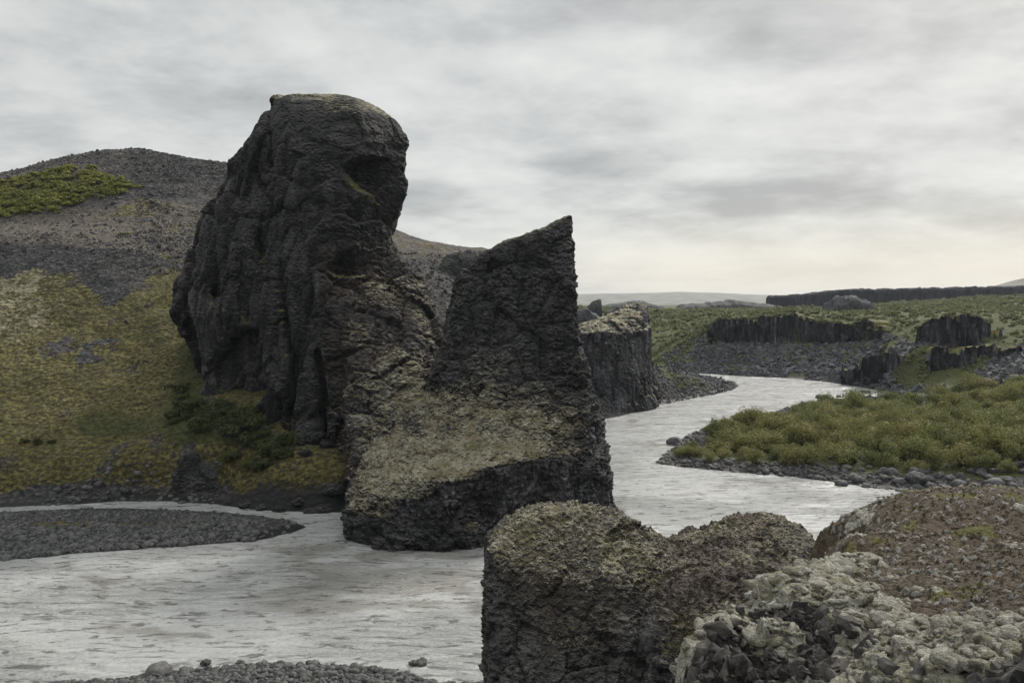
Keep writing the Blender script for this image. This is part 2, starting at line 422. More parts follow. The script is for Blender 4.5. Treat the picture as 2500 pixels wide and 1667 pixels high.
#@@WATER
def water_mat():
    m, b = new_mat('silty_water')
    x, y, z = b.sepz(b.pos)
    co = b.vm('MULTIPLY', b.pos, (.38, 1.25, 1.0))
    wv = b.noise(co, .9, 7, .68, .8)
    sm = b.noise(b.vm('MULTIPLY', b.pos, (.7, 1.2, 1)), 2.6, 4, .6, .4)
    bigw = b.noise(b.vm('MULTIPLY', b.pos, (.5, 1, 1)), .16, 4, .55, .6)
    zone = b.math('MULTIPLY', b.ss(b.math('ABSOLUTE', b.math('SUBTRACT', x, -13.0)), 10, 24, 1, 0), b.ss(b.math('ABSOLUTE', b.math('SUBTRACT', y, 86.0)), 5, 13, 1, 0))
    eddy = b.ss(b.math('ADD', bigw, b.math('MULTIPLY', zone, .16)), .56, .68)
    # foam strings along the eddies
    fo = b.n('ShaderNodeTexVoronoi', feature='DISTANCE_TO_EDGE')
    b.put(fo.inputs['Vector'], b.vm('ADD', b.vm('MULTIPLY', b.pos, (.30, .75, 1)), b.vm('MULTIPLY', b.noise(b.pos, .6, 3, .5, 0, 1), (1.6, 1.6, 0)))); fo.inputs['Scale'].default_value = 1.6
    foam = b.math('MULTIPLY', b.ss(fo.outputs[0], .015, .09, .8, 0), b.math('MULTIPLY', b.ss(b.noise(b.pos, .12, 3), .42, .58), b.math('ADD', .18, zone)))
    c = b.mix(b.math('MULTIPLY', eddy, .8), (.37, .377, .373), (.20, .192, .176))
    c = b.mix(b.ss(wv, .37, .48, .8, 0), c, (.075, .074, .069))  # ripple shade painted into the water colour along the wave troughs
    c = b.mix(b.ss(sm, .40, .50, .22, 0), c, (.11, .108, .10))
    c = b.mix(b.math('MULTIPLY', foam, .30), c, (.50, .50, .47))
    b.put(b.p.inputs['Base Color'], c)
    b.put(b.p.inputs['Roughness'], .18); b.p.inputs['IOR'].default_value = 1.33
    calm = b.ss(b.noise(b.vm('MULTIPLY', b.pos, (.4, 1, 1)), .10, 4, .6, .5), .40, .60, .35, 1.0)
    n = b.bump(b.math('MULTIPLY', wv, calm), 1.0, .80); n = b.bump(b.math('MULTIPLY', sm, calm), 1.0, .24, n)
    b.put(b.p.inputs['Normal'], n)
    return m
M_WATER = water_mat()
#@@TERRAIN
# ------------------------------------------------------------------ river outline in plan (from its waterlines)
RIVER = np.array([wl(*p) for p in [(-700, 1250), (0, 1238), (150, 1232), (307, 1223), (420, 1224), (524, 1231), (620, 1243), (705, 1247), (830, 1250), (900, 1228), (1100, 1165), (1300, 1105), (1400, 1055), (1440, 1032),
    (1465, 1025), (1530, 1011), (1600, 991), (1680, 975), (1735, 965), (1785, 952), (1802, 941), (1770, 932), (1700, 922), (1620, 911), (1540, 903), (1450, 897), (1300, 890),
    (1300, 880), (1500, 893), (1590, 902), (1665, 908), (1800, 917), (1900, 922), (2000, 930), (2060, 938), (2110, 946), (2160, 955), (2205, 966), (2180, 976), (2080, 979), (1990, 986), (1940, 995), (1900, 1004),
    (1800, 1027), (1730, 1043), (1680, 1062), (1650, 1090), (1612, 1118), (1604, 1130), (1640, 1137), (1700, 1143), (1800, 1152), (1900, 1160), (2000, 1171), (2100, 1186), (2200, 1198), (2290, 1204), (2500, 1225), (3300, 1330)]] +
    [(66, 60), (20, 59), (5, 61), (-3, 61.2)] + [wl(*p) for p in [(1060, 1668), (1000, 1648), (930, 1634), (850, 1627), (750, 1623), (650, 1620), (560, 1626), (480, 1634), (400, 1641), (345, 1650), (300, 1659), (150, 1669), (0, 1685), (-500, 1740)]])
BAR = np.array([wl(*p) for p in [(-700, 1262), (0, 1250), (150, 1243), (300, 1240), (450, 1245), (560, 1252), (650, 1262), (720, 1274), (748, 1286), (715, 1301), (614, 1321), (480, 1331), (325, 1340), (200, 1350), (100, 1359), (0, 1369), (-700, 1440)]])

def land(X, Y):
    X = np.asarray(X, np.float32); Y = np.asarray(Y, np.float32)
    return np.maximum(poly_sdf(X, Y, RIVER), -poly_sdf(X, Y, BAR))

CP = [  # photo pixel, photo pixel, distance
    (-500, 1200, 118), (-500, 1115, 122), (-500, 1075, 128), (-500, 900, 146), (-500, 690, 170), (-500, 580, 188), (-500, 540, 220), (-500, 470, 245), (-500, 460, 290), (-500, 480, 420),
    (0, 1200, 118), (0, 1118, 122), (0, 1078, 128), (0, 900, 146), (0, 690, 170), (0, 580, 186), (0, 540, 215), (0, 480, 232), (0, 424, 258),
    (150, 1200, 119), (150, 1116, 123), (150, 1075, 129), (150, 800, 158), (150, 640, 176), (150, 577, 190), (150, 540, 212), (150, 385, 262),
    (300, 1192, 119), (300, 1112, 123), (300, 1070, 130), (300, 900, 147), (300, 720, 167), (300, 612, 182), (300, 570, 197), (300, 520, 215), (300, 450, 232), (260, 366, 262), (350, 368, 262), (420, 378, 262), (553, 400, 258),
    (430, 1180, 118.5), (430, 1110, 123), (430, 1000, 132), (420, 850, 150), (430, 700, 168), (440, 640, 182), (480, 560, 210), (520, 470, 235),
    (520, 1190, 119), (520, 1100, 122), (520, 1010, 127), (600, 1190, 117), (600, 1110, 121), (600, 1050, 124), (640, 1175, 115), (700, 1172, 114.5), (700, 1130, 117), (700, 1085, 121), (760, 1165, 113.8), (800, 1135, 115.5), (850, 1150, 114), (810, 1100, 118),
    (620, 430, 262), (800, 480, 258), (900, 540, 250), (965, 584, 245), (1080, 598, 245), (1180, 606, 245), (1280, 640, 240), (1340, 720, 235),
    (985, 640, 200), (1040, 665, 196), (1110, 700, 190), (1160, 740, 185), (1250, 800, 180), (800, 640, 190), (800, 900, 155), (1000, 900, 150), (1000, 1050, 125), (1250, 950, 160), (1330, 900, 190), (1390, 860, 225), (1390, 790, 300),
    # headland under the basalt stub
    (1440, 990, 208), (1500, 960, 215), (1560, 950, 221), (1600, 948, 228), (1600, 915, 240), (1650, 912, 252), (1700, 925, 258), (1740, 938, 264), (1500, 880, 240), (1560, 880, 250), (1450, 850, 260), (1560, 890, 280),
    # far bank, talus and plateau
    (1440, 800, 420), (1530, 872, 375), (1560, 830, 420), (1600, 868, 372), (1600, 800, 450), (1600, 770, 540), (1480, 760, 620), (1650, 850, 365), (1690, 800, 400),
    (1740, 850, 352), (1750, 778, 372), (1850, 850, 340), (1850, 774, 362), (1950, 845, 332), (1950, 770, 358), (2050, 840, 318), (2050, 784, 345), (2140, 838, 300), (2140, 798, 325),
    (1800, 890, 338), (1950, 895, 318), (2050, 900, 302), (2120, 905, 285), (2180, 925, 268), (2250, 940, 248), (2350, 945, 232), (2500, 950, 215), (2245, 848, 268), (2330, 852, 262), (2410, 850, 258), (2500, 830, 255), (2500, 890, 235), (2245, 790, 300), (2300, 772, 300), (2400, 768, 300), (2500, 770, 300), (2330, 900, 250), (2420, 900, 245),
    (2150, 772, 420), (2250, 762, 430), (2400, 748, 430), (2500, 735, 430), (2000, 765, 480), (1850, 766, 480), (1700, 762, 520),
    (2500, 724, 620), (2300, 738, 620), (2100, 752, 650), (1900, 762, 700), (1700, 758, 800), (1500, 752, 900), (2600, 715, 800), (2900, 700, 600), (2900, 740, 400), (2900, 830, 260), (3000, 950, 190),
    (2400, 735, 900), (2100, 750, 950), (1900, 754, 950), (1700, 752, 1100), (1500, 752, 1300), (1100, 745, 900), (2600, 735, 1200),
    # low spit with the thicket
    (1700, 1112, 152), (1800, 1100, 155), (1800, 1060, 170), (2000, 1120, 142), (2000, 1050, 172), (1950, 1020, 200), (2200, 1130, 136), (2200, 1040, 172), (2150, 1000, 210), (2400, 1140, 132), (2400, 1030, 170), (2500, 1130, 130), (2500, 1000, 180), (2300, 985, 215), (2700, 1100, 130), (2700, 960, 190),
    (1650, 1122, 147)]
P_, v_ = [], []
for px, py, Y in CP:
    x, y, z = at(px, py, Y); P_.append((x, y)); v_.append(z)
for poly in (RIVER, BAR):
    for i in range(len(poly)):
        P_.append(tuple(poly[i] + np.array([.01, .013]))); v_.append(.45)
for p in [(-52, 98), (-42, 101), (-60, 104), (-75, 100), (-34, 104)]: P_.append(p); v_.append(.7)
for p in [(-30, 62), (-40, 60), (-20, 60), (-20, 56), (-35, 52), (-55, 50)]: P_.append(p); v_.append(.8)
for p in [(-1500, 3000), (0, 3000), (1500, 3000), (3000, 2500), (-3000, 5000), (0, 5000), (4000, 5000), (0, 8000), (9000, 8000), (-9000, 8000)]: P_.append(p); v_.append(20)
TERR = RBF(P_, v_)
CLIFFS = [([1735, 1755, 1850, 1920, 1990, 2060, 2150], [366, 358, 350, 345, 338, 329, 310], [838, 838, 838, 838, 838, 838, 837]),
          ([2243, 2290, 2330, 2370, 2408], [276, 271, 268, 267, 266], [832, 842, 847, 847, 825])]
def height(X, Y, detail=True):
    Q = np.stack([X, Y], 1); d_ = land(X, Y); h0 = TERR(Q)
    h0 = np.maximum(h0, .25)
    pp = X * F / np.maximum(Y, 1) + CX
    for cx_, cy_, cb_ in CLIFFS:
        yc = np.interp(pp, cx_, cy_); zb = H - (np.interp(pp, cx_, cb_) - HY) * yc / F
        ins = sstep(pp, cx_[0] - 12, cx_[0] + 4) * (1 - sstep(pp, cx_[-1] - 4, cx_[-1] + 12)) * (Y < yc + 2.5) * (Y > yc - 30)
        h0 = np.where(ins > 0, h0 + ins * (np.minimum(h0, zb - .35 * np.maximum(yc - Y, 0)) - h0), h0)
    ramp_w = 5.0 - 2.8 * sstep(pp, 540, 600) * (1 - sstep(pp, 870, 930))
    hb = h0 * sstep(d_, -.4, ramp_w) * .999 + .12 * sstep(d_, 0, .6)
    z = np.where(d_ > 0, hb, np.maximum(-2.0, d_ * .35))
    if detail:
        P3 = np.stack([X, Y, z * .6], 1)
        amp = sstep(d_, 0, 8) * np.clip(h0 / 8, .12, 1)
        far = sstep(Y, 280, 700)
        z = z + amp * (fbm(P3, .045, 4) * 1.6 * (1 + 1.5 * far) + fbm(P3, .25, 3) * .55)
        F1, F2, c = worley(np.stack([X, Y, z], 1), .75)
        z = z + np.clip(amp, .15, 1) * (c - .4) * .34 * (1 - F1) * (d_ > 0)
    return z, d_, h0
def hpt(X, Y):
    z, _, _ = height(np.array([X], np.float32), np.array([Y], np.float32)); return float(z[0])

rows = np.concatenate([np.geomspace(48, 96, 70, endpoint=False), np.geomspace(96, 300, 560, endpoint=False), np.geomspace(300, 700, 200, endpoint=False), np.geomspace(700, 7900, 70)])
cols = np.concatenate([np.linspace(-1500, -100, 60, endpoint=False), np.linspace(-100, 2600, 1150, endpoint=False), np.linspace(2600, 4000, 60)])
YY, PP = np.meshgrid(rows, cols, indexing='ij'); XX = (PP - CX) * YY / F
X, Y = XX.ravel().astype(np.float32), YY.ravel().astype(np.float32)
Z, D, H0 = height(X, Y)
me = mesh_np('ground', np.stack([X, Y, Z], 1), grid_faces(len(rows), len(cols)))
# where moss, heath, scree and grass grow
P3 = np.stack([X, Y, Z], 1); nz = vnormals(me)[:, 2]
lo = fbm(P3, .06, 4); me_x = X * F / Y + CX
left = (me_x < 900)
notch = np.exp(-((me_x - 275) / 50) ** 2) * 8
lim = 35.5 + 4 * sstep(me_x, 330, 420) - notch + lo * 5 + fbm(P3, .22, 4) * 5
mossm = sstep(lim - Z, -2.5, 3.0) * left * sstep(D, 6, 12) * (Y < 210)
thin = np.clip(np.exp(-(((me_x - 170) / 125) ** 2 + ((Z - 21.5 + lo * 3) / 2.6) ** 2)) * (.55 + 1.5 * fbm(P3, .3, 3)) + .35 * sstep(fbm(P3 + 50, .14, 4), .18, .45), 0, .85)
mossm = mossm * (1 - thin)
yel = left * sstep(Z + lo * 2.5, 1.1, 2.6) * sstep(10.0 - Z + lo * 3, -1.5, 2) * (Y < 140) * (.62 + .5 * fbm(P3, .18, 3))
grn = 0 * lo; grn = left * np.clip(np.exp(-((Z - 9.5 + lo * 5) / 2.6) ** 2) * (.55 + .8 * lo) + .7 * np.exp(-(((me_x - 470) / 60) ** 2)) * (Z < 26), 0, 1) * (Y < 150) * (D > 6)
brn = left * (Y > 183) * sstep(58 - Z + lo * 6, -3, 3) * .55 + left * (Y > 180) * .28 + left * (Y > 235) * sstep(400 - me_x, 0, 200) * .25
yel = yel + left * (Y > 180) * (Y < 225) * sstep(lo, .05, .3) * .5
gb = (me_x > 900) & (me_x < 1400) & (Z > 42); gback = gb * .45 * sstep(lo, -.1, .25); brn = brn + gb * .55; grn = grn + gb * .4 * sstep(-lo, -.1, .2)
right = (me_x > 1400) & (Y > 125)
spit = right & (Y < 225) & (X > 25) & (D > 0)
grn = grn + spit * sstep(D, 3.5, 6) * .6
tal = right & (Y > 215) & (Y < 372) & (me_x > 1560)
grn = grn + (right & (Y > 330)) * np.where(tal & (me_x > 1690), .30 + .3 * lo, .85) + tal * (Y <= 330) * np.clip(.30 + .25 * sstep(me_x, 2080, 2200) + lo * .8, 0, .8)
behind = right & (Y > np.interp(me_x, [1690, 1755, 1850, 2060, 2150, 2243, 2330, 2408, 2500], [368, 362, 354, 333, 313, 281, 274, 272, 275]))
grn = np.where(behind, .85 + .2 * lo, grn)
pale = (right & (Y > 355)) * np.clip(.30 + lo * .6, 0, .75) + right * (Y > 380) * sstep(me_x, 1900, 2200) * .2
pale = pale + (mossm > .5) * sstep(300 - me_x, 0, 250) * sstep(Z, 16, 26) * .5
for k, v in (('moss', mossm * .85), ('yellow', yel + gback), ('green', grn), ('brown', brn + right * (Y < 330) * .2), ('pale', pale)): setattr_(me, k, np.clip(v, 0, 1))
setattr_(me, 'wet', sstep(1.7 - D + lo * 1.5, 0, .8))
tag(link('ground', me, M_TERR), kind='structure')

rows = np.concatenate([np.linspace(40, 140, 300, endpoint=False), np.geomspace(140, 500, 120)]); cols = np.linspace(-900, 3600, 400)
YY, PP = np.meshgrid(rows, cols, indexing='ij'); X = ((PP - CX) * YY / F).ravel(); Y = YY.ravel()
P3 = np.stack([X * .5, Y, X * 0], 1)
Z = fbm(P3, .35, 3) * .10 + fbm(P3, .08, 2) * .05
me = mesh_np('river', np.stack([X, Y, Z], 1), grid_faces(len(rows), len(cols)))
tag(link('river', me, M_WATER), kind='structure')

# distant hills
def ridge_hill(name, prof, Y, depth, mat):
    px = np.array([p[0] for p in prof], float); zz = np.array([at(p[0], p[1], Y)[2] for p in prof])
    xs = np.linspace(px[0], px[-1], 220); top = np.interp(xs, px, zz)
    k = np.hanning(15); k /= k.sum(); top = np.convolve(np.pad(top, 7, mode='edge'), k, 'valid')
    ts = np.linspace(0, 1, 30); V = []
    for t in ts:
        yy = Y - depth + t * depth * 2
        s = np.sin(math.pi * t) ** .8
        for xq, tz in zip(xs, top): V.append(((xq - CX) * Y / F, yy, 5 + (tz - 5) * s))
    V = np.array(V); V[:, 2] += fbm(V, .0025, 5) * 14 * np.clip(V[:, 2] / 60, 0, 1)
    return tag(link(name, mesh_np(name, V, grid_faces(30, 220)), mat), kind='structure')
def hill_mat():
    m, b = new_mat('heath_hill')
    c = b.ramp(b.noise(b.pos, .012, 6, .65), [(.35, (.05, .05, .04)), (.65, (.16, .155, .12))])
    b.put(b.p.inputs['Base Color'], c); b.p.inputs['Roughness'].default_value = .95
    return m
M_HILL = hill_mat()
ridge_hill('hills', [(-400, 735), (600, 728), (1300, 722), (1420, 718), (1560, 717), (1650, 713), (1760, 717), (1880, 722), (2200, 724), (2600, 726), (3200, 735)], 6000, 1600, M_HILL)
ridge_hill('hill_right', [(2380, 742), (2440, 716), (2480, 693), (2530, 674), (2600, 664), (2800, 662), (3200, 690)], 2000, 330, M_HILL)
#@@ROCKS
# ------------------------------------------------------------------ big rocks
def facets(P, sc, stretch=(1, 1, 1), warp=.13):
    """flat tilted blocks: offset along the normal and a random number of the block, and the joint between blocks"""
    q0 = np.asarray(P, np.float32) * np.array(stretch, np.float32) * sc
    q0 = q0 + np.stack([fbm(q0 + 3, .7, 2), fbm(q0 + 31, .7, 2), fbm(q0 + 77, .7, 2)], 1) * warp
    fl = np.floor(q0).astype(np.int32); F1 = np.full(len(P), 9, np.float32); F2 = F1.copy(); D = np.zeros(len(P), np.float32); T = D.copy()
    for a in (-1, 0, 1):
        for c in (-1, 0, 1):
            for e in (-1, 0, 1):
                ii = fl + np.array([a, c, e], np.int32); hh = hsh(ii[:, 0], ii[:, 1], ii[:, 2])
                q = q0 - ii - J3[hh]; dd = np.sqrt((q * q).sum(1)); m = dd < F1
                F2 = np.where(m, F1, np.minimum(F2, dd)); F1 = np.where(m, dd, F1)
                D = np.where(m, (q * G3[hh]).sum(1) + (V1[hh] - .5) * .7, D); T = np.where(m, V1[(hh * 7 + 3) & 255], T)
    return D, T, np.exp(-(F2 - F1) / .07)
TONE = None
def rock_disp(me, sets, big=.6, fine=.08, seed=0.0):
    """sets: (weight per vertex or 1, [(scale, stretch, amplitude), ...])"""
    global TONE
    V = vco(me); N = vnormals(me); P = V + seed
    V = V + N * (fbm(P, .09, 3) * big)[:, None]
    d_ = fbm(P, 1.4, 3) * fine; TONE = np.zeros(len(V), np.float32)
    for wgt, ls in sets:
        for k, (sc, st, am) in enumerate(ls):
            D, T, J = facets(P, sc, st)
            d_ = d_ + wgt * am * (D - .45 * J); TONE = TONE + wgt * T * (.5, .3, .2)[min(k, 2)] * (1 - .5 * J)
    return V + N * d_[:, None]

def finish_rock(me, rule, nz=None):
    V = vco(me)
    if nz is None: nz = vnormals(me)[:, 2]
    lo = fbm(V, .09, 4); mid = fbm(V, .35, 3)
    mo, gr, br = rule(V, nz, lo, mid)
    for k, v in (('moss', mo), ('green', gr), ('brown', br), ('tone', TONE if TONE is not None and len(TONE) == len(V) else np.full(len(V), .45))): setattr_(me, k, np.clip(v, 0, 1))

# tall rock stack
h = .36
xs, ys, zs = axes((-64, 104, -3), (-4, 158, 70), h)
K = [lv(-3, (500, 137), (600, 128), (690, 122), (835, 117), (930, 122), (1010, 134), (1000, 152), (520, 155)),
     lv(6, (492, 137), (590, 128.5), (690, 122), (826, 118.5), (925, 122.5), (1010, 134), (1000, 152), (520, 155)),
     lv(15, (486, 137), (570, 129.5), (680, 123.5), (803, 120.5), (905, 123.5), (1000, 134), (990, 152), (505, 155)),
     lv(22, (464, 137), (555, 131.5), (670, 126.5), (790, 120.5), (890, 124.5), (990, 135), (985, 152), (490, 155)),
     lv(28, (424, 138), (535, 131), (660, 127), (778, 121.5), (880, 126), (985, 136), (980, 152), (470, 155)),
     lv(35.5, (446, 139), (545, 132), (655, 128), (756, 123), (868, 127), (965, 137), (965, 152), (490, 154)),
     lv(41.5, (474, 139), (560, 133), (650, 129.5), (736, 125), (868, 128), (958, 137), (955, 151), (520, 153)),
     lv(47.5, (503, 139), (585, 134), (655, 130.5), (722, 126.2), (880, 127), (982, 136), (975, 150), (550, 152)),
     lv(55, (566, 139), (605, 135), (660, 132), (714, 127.6), (885, 127.5), (996, 136), (988, 149), (590, 150)),
     lv(59, (606, 139), (628, 135), (670, 132), (714, 130), (885, 129), (994, 137), (985, 148), (612, 149)),
     lv(62.5, (638, 139.5), (650, 136), (690, 133.5), (722, 132), (878, 132), (970, 138), (960, 147), (640, 148)),
     lv(65, (668, 140), (672, 137), (700, 135), (735, 134), (868, 134.5), (926, 139), (920, 145), (662, 146)),
     lv(66.6, (664, 140), (684, 138), (710, 137), (750, 137), (850, 137), (888, 140), (885, 143), (680, 144)),
     lv(67.3, (680, 140.5), (695, 139.5), (715, 139), (750, 139), (830, 139), (860, 140.5), (855, 142), (700, 142.5))]
f = loft(K, xs, ys, zs, 0)
A = [lv(-3, (838, 113), (880, 108), (990, 104), (1120, 106), (1170, 116), (1160, 142), (900, 145)),
     lv(8, (832, 115), (880, 111), (985, 108), (1100, 110), (1150, 118), (1140, 142), (900, 145)),
     lv(14, (824, 118), (880, 115), (965, 112.5), (1060, 115), (1120, 121), (1120, 142), (900, 145)),
     lv(20, (814, 120.5), (870, 118.5), (940, 118), (1020, 120), (1090, 125), (1100, 142), (900, 145)),
     lv(26, (802, 123), (850, 122), (910, 123), (980, 125), (1075, 130), (1080, 142), (900, 145)),
     lv(32, (790, 126), (830, 126), (880, 127.5), (940, 129), (1050, 134), (1050, 142), (900, 145)),
     lv(37, (790, 129), (830, 130), (870, 131), (920, 132), (1000, 136), (1000, 142), (900, 144)),
     lv(41, (800, 133), (830, 133), (860, 134), (900, 135), (955, 138), (955, 142), (900, 143))]
f = smin(f, loft(A, xs, ys, zs), 2.0)
def carve(f, c, r, rz=0, ry=0, k=1.0): return -smin(-f, ellip(xs, ys, zs, c, r, rz, ry), k)
def skin(f, px, py, Y=126.0):
    """the point of the surface met at a photo pixel, coming from the front"""
    for _ in range(3):
        x, _y, z = at(px, py, Y); i = int(np.clip(round((x - xs[0]) / h), 0, len(xs) - 1)); k = int(np.clip(round((z - zs[0]) / h), 0, len(zs) - 1))
        col = np.nonzero(f[i, :, k] < 0)[0]
        if len(col): Y = ys[col[0]]
    return at(px, py, Y)
def cut(px, py, deep, r, rz=0, ry=0, k=.8):
    global f
    c = skin(f, px, py); f = carve(f, (c[0], c[1] + deep, c[2]), r, rz, ry, k)
def add(px, py, deep, r, rz=0, ry=0, k=.7):
    global f
    c = skin(f, px, py); f = smin(f, ellip(xs, ys, zs, (c[0], c[1] + deep, c[2]), r, rz, ry), k)
def notch(pts, deep, push=-.5, k=.35):
    global f
    q = np.array([at(a, c, 1.0) for a, c in pts]).mean(0); pc = np.mean(np.array(pts), axis=0); c0 = skin(f, *pc); Yc = c0[1]
    P = np.array([(pxX(a, Yc), H - (c - HY) * Yc / F) for a, c in pts])
    Xg, Zg = np.meshgrid(xs, zs, indexing='ij'); d2 = poly_sdf(Xg, Zg, chaikin(P, 1)).astype(np.float32)
    yy = np.abs(ys - (Yc + push)) - deep
    g = np.maximum(d2[:, None, :], yy[None, :, None].astype(np.float32)); f = -smin(-f, g, k)
notch([(838, 420), (862, 398), (925, 378), (960, 392), (968, 440), (962, 500), (945, 518), (900, 478), (868, 462)], 3.4)
notch([(806, 645), (828, 604), (866, 608), (900, 652), (884, 670), (812, 670)], 3.2)
notch([(500, 940), (516, 850), (560, 806), (622, 800), (662, 850), (672, 930), (640, 985), (560, 990)], 4.5, .5, .8)
notch([(655, 640), (686, 632), (716, 800), (742, 930), (738, 1040), (704, 1020), (700, 850)], 2.2, .0, .15)      # long dark joints
notch([(762, 860), (778, 850), (800, 960), (806, 1075), (780, 1070)], 2.4, .2, .15)
notch([(430, 800), (470, 770), (492, 850), (500, 960), (470, 960)], 3.0, .6, .3)
notch([(572, 640), (590, 632), (612, 760), (606, 800), (584, 760)], 1.5, .0, .15)
notch([(612, 470), (650, 436), (688, 470), (690, 560), (655, 640), (620, 600), (635, 530)], 2.0, -.3, .2)          # mossy ledge
notch([(625, 340), (650, 320), (668, 420), (640, 440)], 1.3, -.2, .2)
notch([(505, 560), (528, 545), (548, 700), (528, 760), (508, 700)], 1.5, .0, .2)
V, Q = surface_nets(f, (xs[0], ys[0], zs[0]), h)
me = subsurf(mesh_np('rock_stack', V, Q))
NZ = vnormals(me)[:, 2].copy(); V0 = vco(me); pp_ = V0[:, 0] * F / V0[:, 1] + CX
SL = sstep(pp_ - np.interp(V0[:, 2], [0, 20, 28, 36, 42, 55, 62], [826, 792, 778, 756, 736, 714, 722]) + fbm(V0, .3, 2) * 14, -6, 10)
CALM = (1 - .6 * sstep(V0[:, 2], 58, 65)) * (1 - .45 * SL * sstep(V0[:, 2], 39, 45)); setco(me, rock_disp(me, [((1 - SL) * CALM, [(.125, (1.3, 1.3, .5), 1.6), (.34, (1.3, 1.3, .5), .75), (1.1, (1, 1, .7), .16)]), (SL * CALM, [(.15, (.9, .9, 1.0), 1.3), (.5, (.85, .85, 1.3), .55), (1.5, (.75, .75, 1.4), .28)])], .7, .10, 3.1))
def rule(V, nz, lo, mid):
    p = V[:, 0] * F / V[:, 1] + CX
    up = sstep(nz, .25, .75)
    slope = sstep(p - (772 + (28 - V[:, 2]) * 1.6), -5, 25) * sstep(43 - V[:, 2], 0, 6)       # open slope right of the ridge
    low = sstep(24 - V[:, 2], 0, 12)
    ledge = np.exp(-(np.abs(V[:, 2] - np.interp(p, [838, 950], [53.0, 45.4])) / .9) ** 2) * (p > 832) * (p < 958) * up * .9  # lit slab of the niche: its light painted in as pale moss
    mo = ledge + slope * up * (.20 + .45 * low + lo * .9) + sstep(nz, .45, .8) * sstep(V[:, 2], 60, 63) * (.40 + lo * .6) + slope * (.12 + .22 * low)
    gr = slope * sstep(nz, .3, .7) * low * sstep(lo + mid * .4, .05, .4) * .5
    dk = (1 - slope) * sstep(nz, .25, .6) * (V[:, 2] > 9) * sstep(53 - V[:, 2], 0, 4) * .75
    cave = np.exp(-(((p - 850) / 38) ** 2 + ((V[:, 2] - 35.2) / 1.5) ** 2)) * up
    gr = np.maximum(gr, np.maximum(dk, cave))
    br = slope * (.48 + lo * .6)
    return mo, gr, br
finish_rock(me, rule, NZ)
tag(link('rock_stack', me, M_STACK), 'towering dark basalt rock stack with rounded top and caves on its shaded left face', 'rock')

# pointed spire on its mossy promontory
h = .27
xs, ys, zs = axes((-28, 91, -3), (17, 130, 43.5), h)
S = [lv(6, (1000, 112), (1100, 105), (1190, 101), (1330, 102), (1468, 107), (1470, 116), (1400, 128), (1020, 128)),
     lv(10.5, (1012, 113), (1100, 108.5), (1190, 104.5), (1330, 104.8), (1464, 107.6), (1466, 116), (1400, 127), (1030, 127)),
     lv(14.7, (1024, 114), (1105, 109.2), (1195, 105.6), (1330, 106.2), (1454, 108.6), (1456, 116), (1395, 126), (1040, 127)),
     lv(19, (1040, 115), (1115, 111.2), (1205, 108.2), (1330, 108.4), (1440, 109.8), (1441, 117), (1390, 125), (1055, 126)),
     lv(22.9, (1062, 115.6), (1125, 112.6), (1215, 110.2), (1330, 110.2), (1418, 111.0), (1420, 118), (1380, 124), (1075, 125)),
     lv(26.5, (1082, 116), (1140, 113.6), (1225, 111.8), (1330, 111.5), (1409, 112.0), (1410, 119), (1375, 124), (1090, 124)),
     lv(32.4, (1110, 116.4), (1160, 115.0), (1240, 113.8), (1330, 113.2), (1403, 113), (1404, 119), (1370, 122), (1120, 123)),
     lv(35.2, (1140, 116.6), (1180, 115.4), (1260, 114.2), (1340, 113.6), (1400, 113.4), (1401, 119), (1370, 121.5), (1150, 122)),
     lv(37.6, (1178, 116.6), (1215, 115.8), (1280, 114.6), (1345, 114.0), (1399, 113.8), (1400, 119), (1370, 121), (1188, 121)),
     lv(39.7, (1245, 116.4), (1275, 115.8), (1310, 115.0), (1350, 114.5), (1398, 114.2), (1399, 118.5), (1370, 120), (1255, 120)),
     lv(41.6, (1325, 116.4), (1340, 115.8), (1355, 115.4), (1375, 115), (1396, 114.6), (1397, 117.6), (1380, 119), (1330, 119)),
     lv(43.0, (1378, 116.6), (1381, 116.2), (1386, 115.8), (1390, 115.4), (1395, 115.2), (1396, 117), (1392, 117.6), (1380, 117.6))]
f = loft(S, xs, ys, zs)
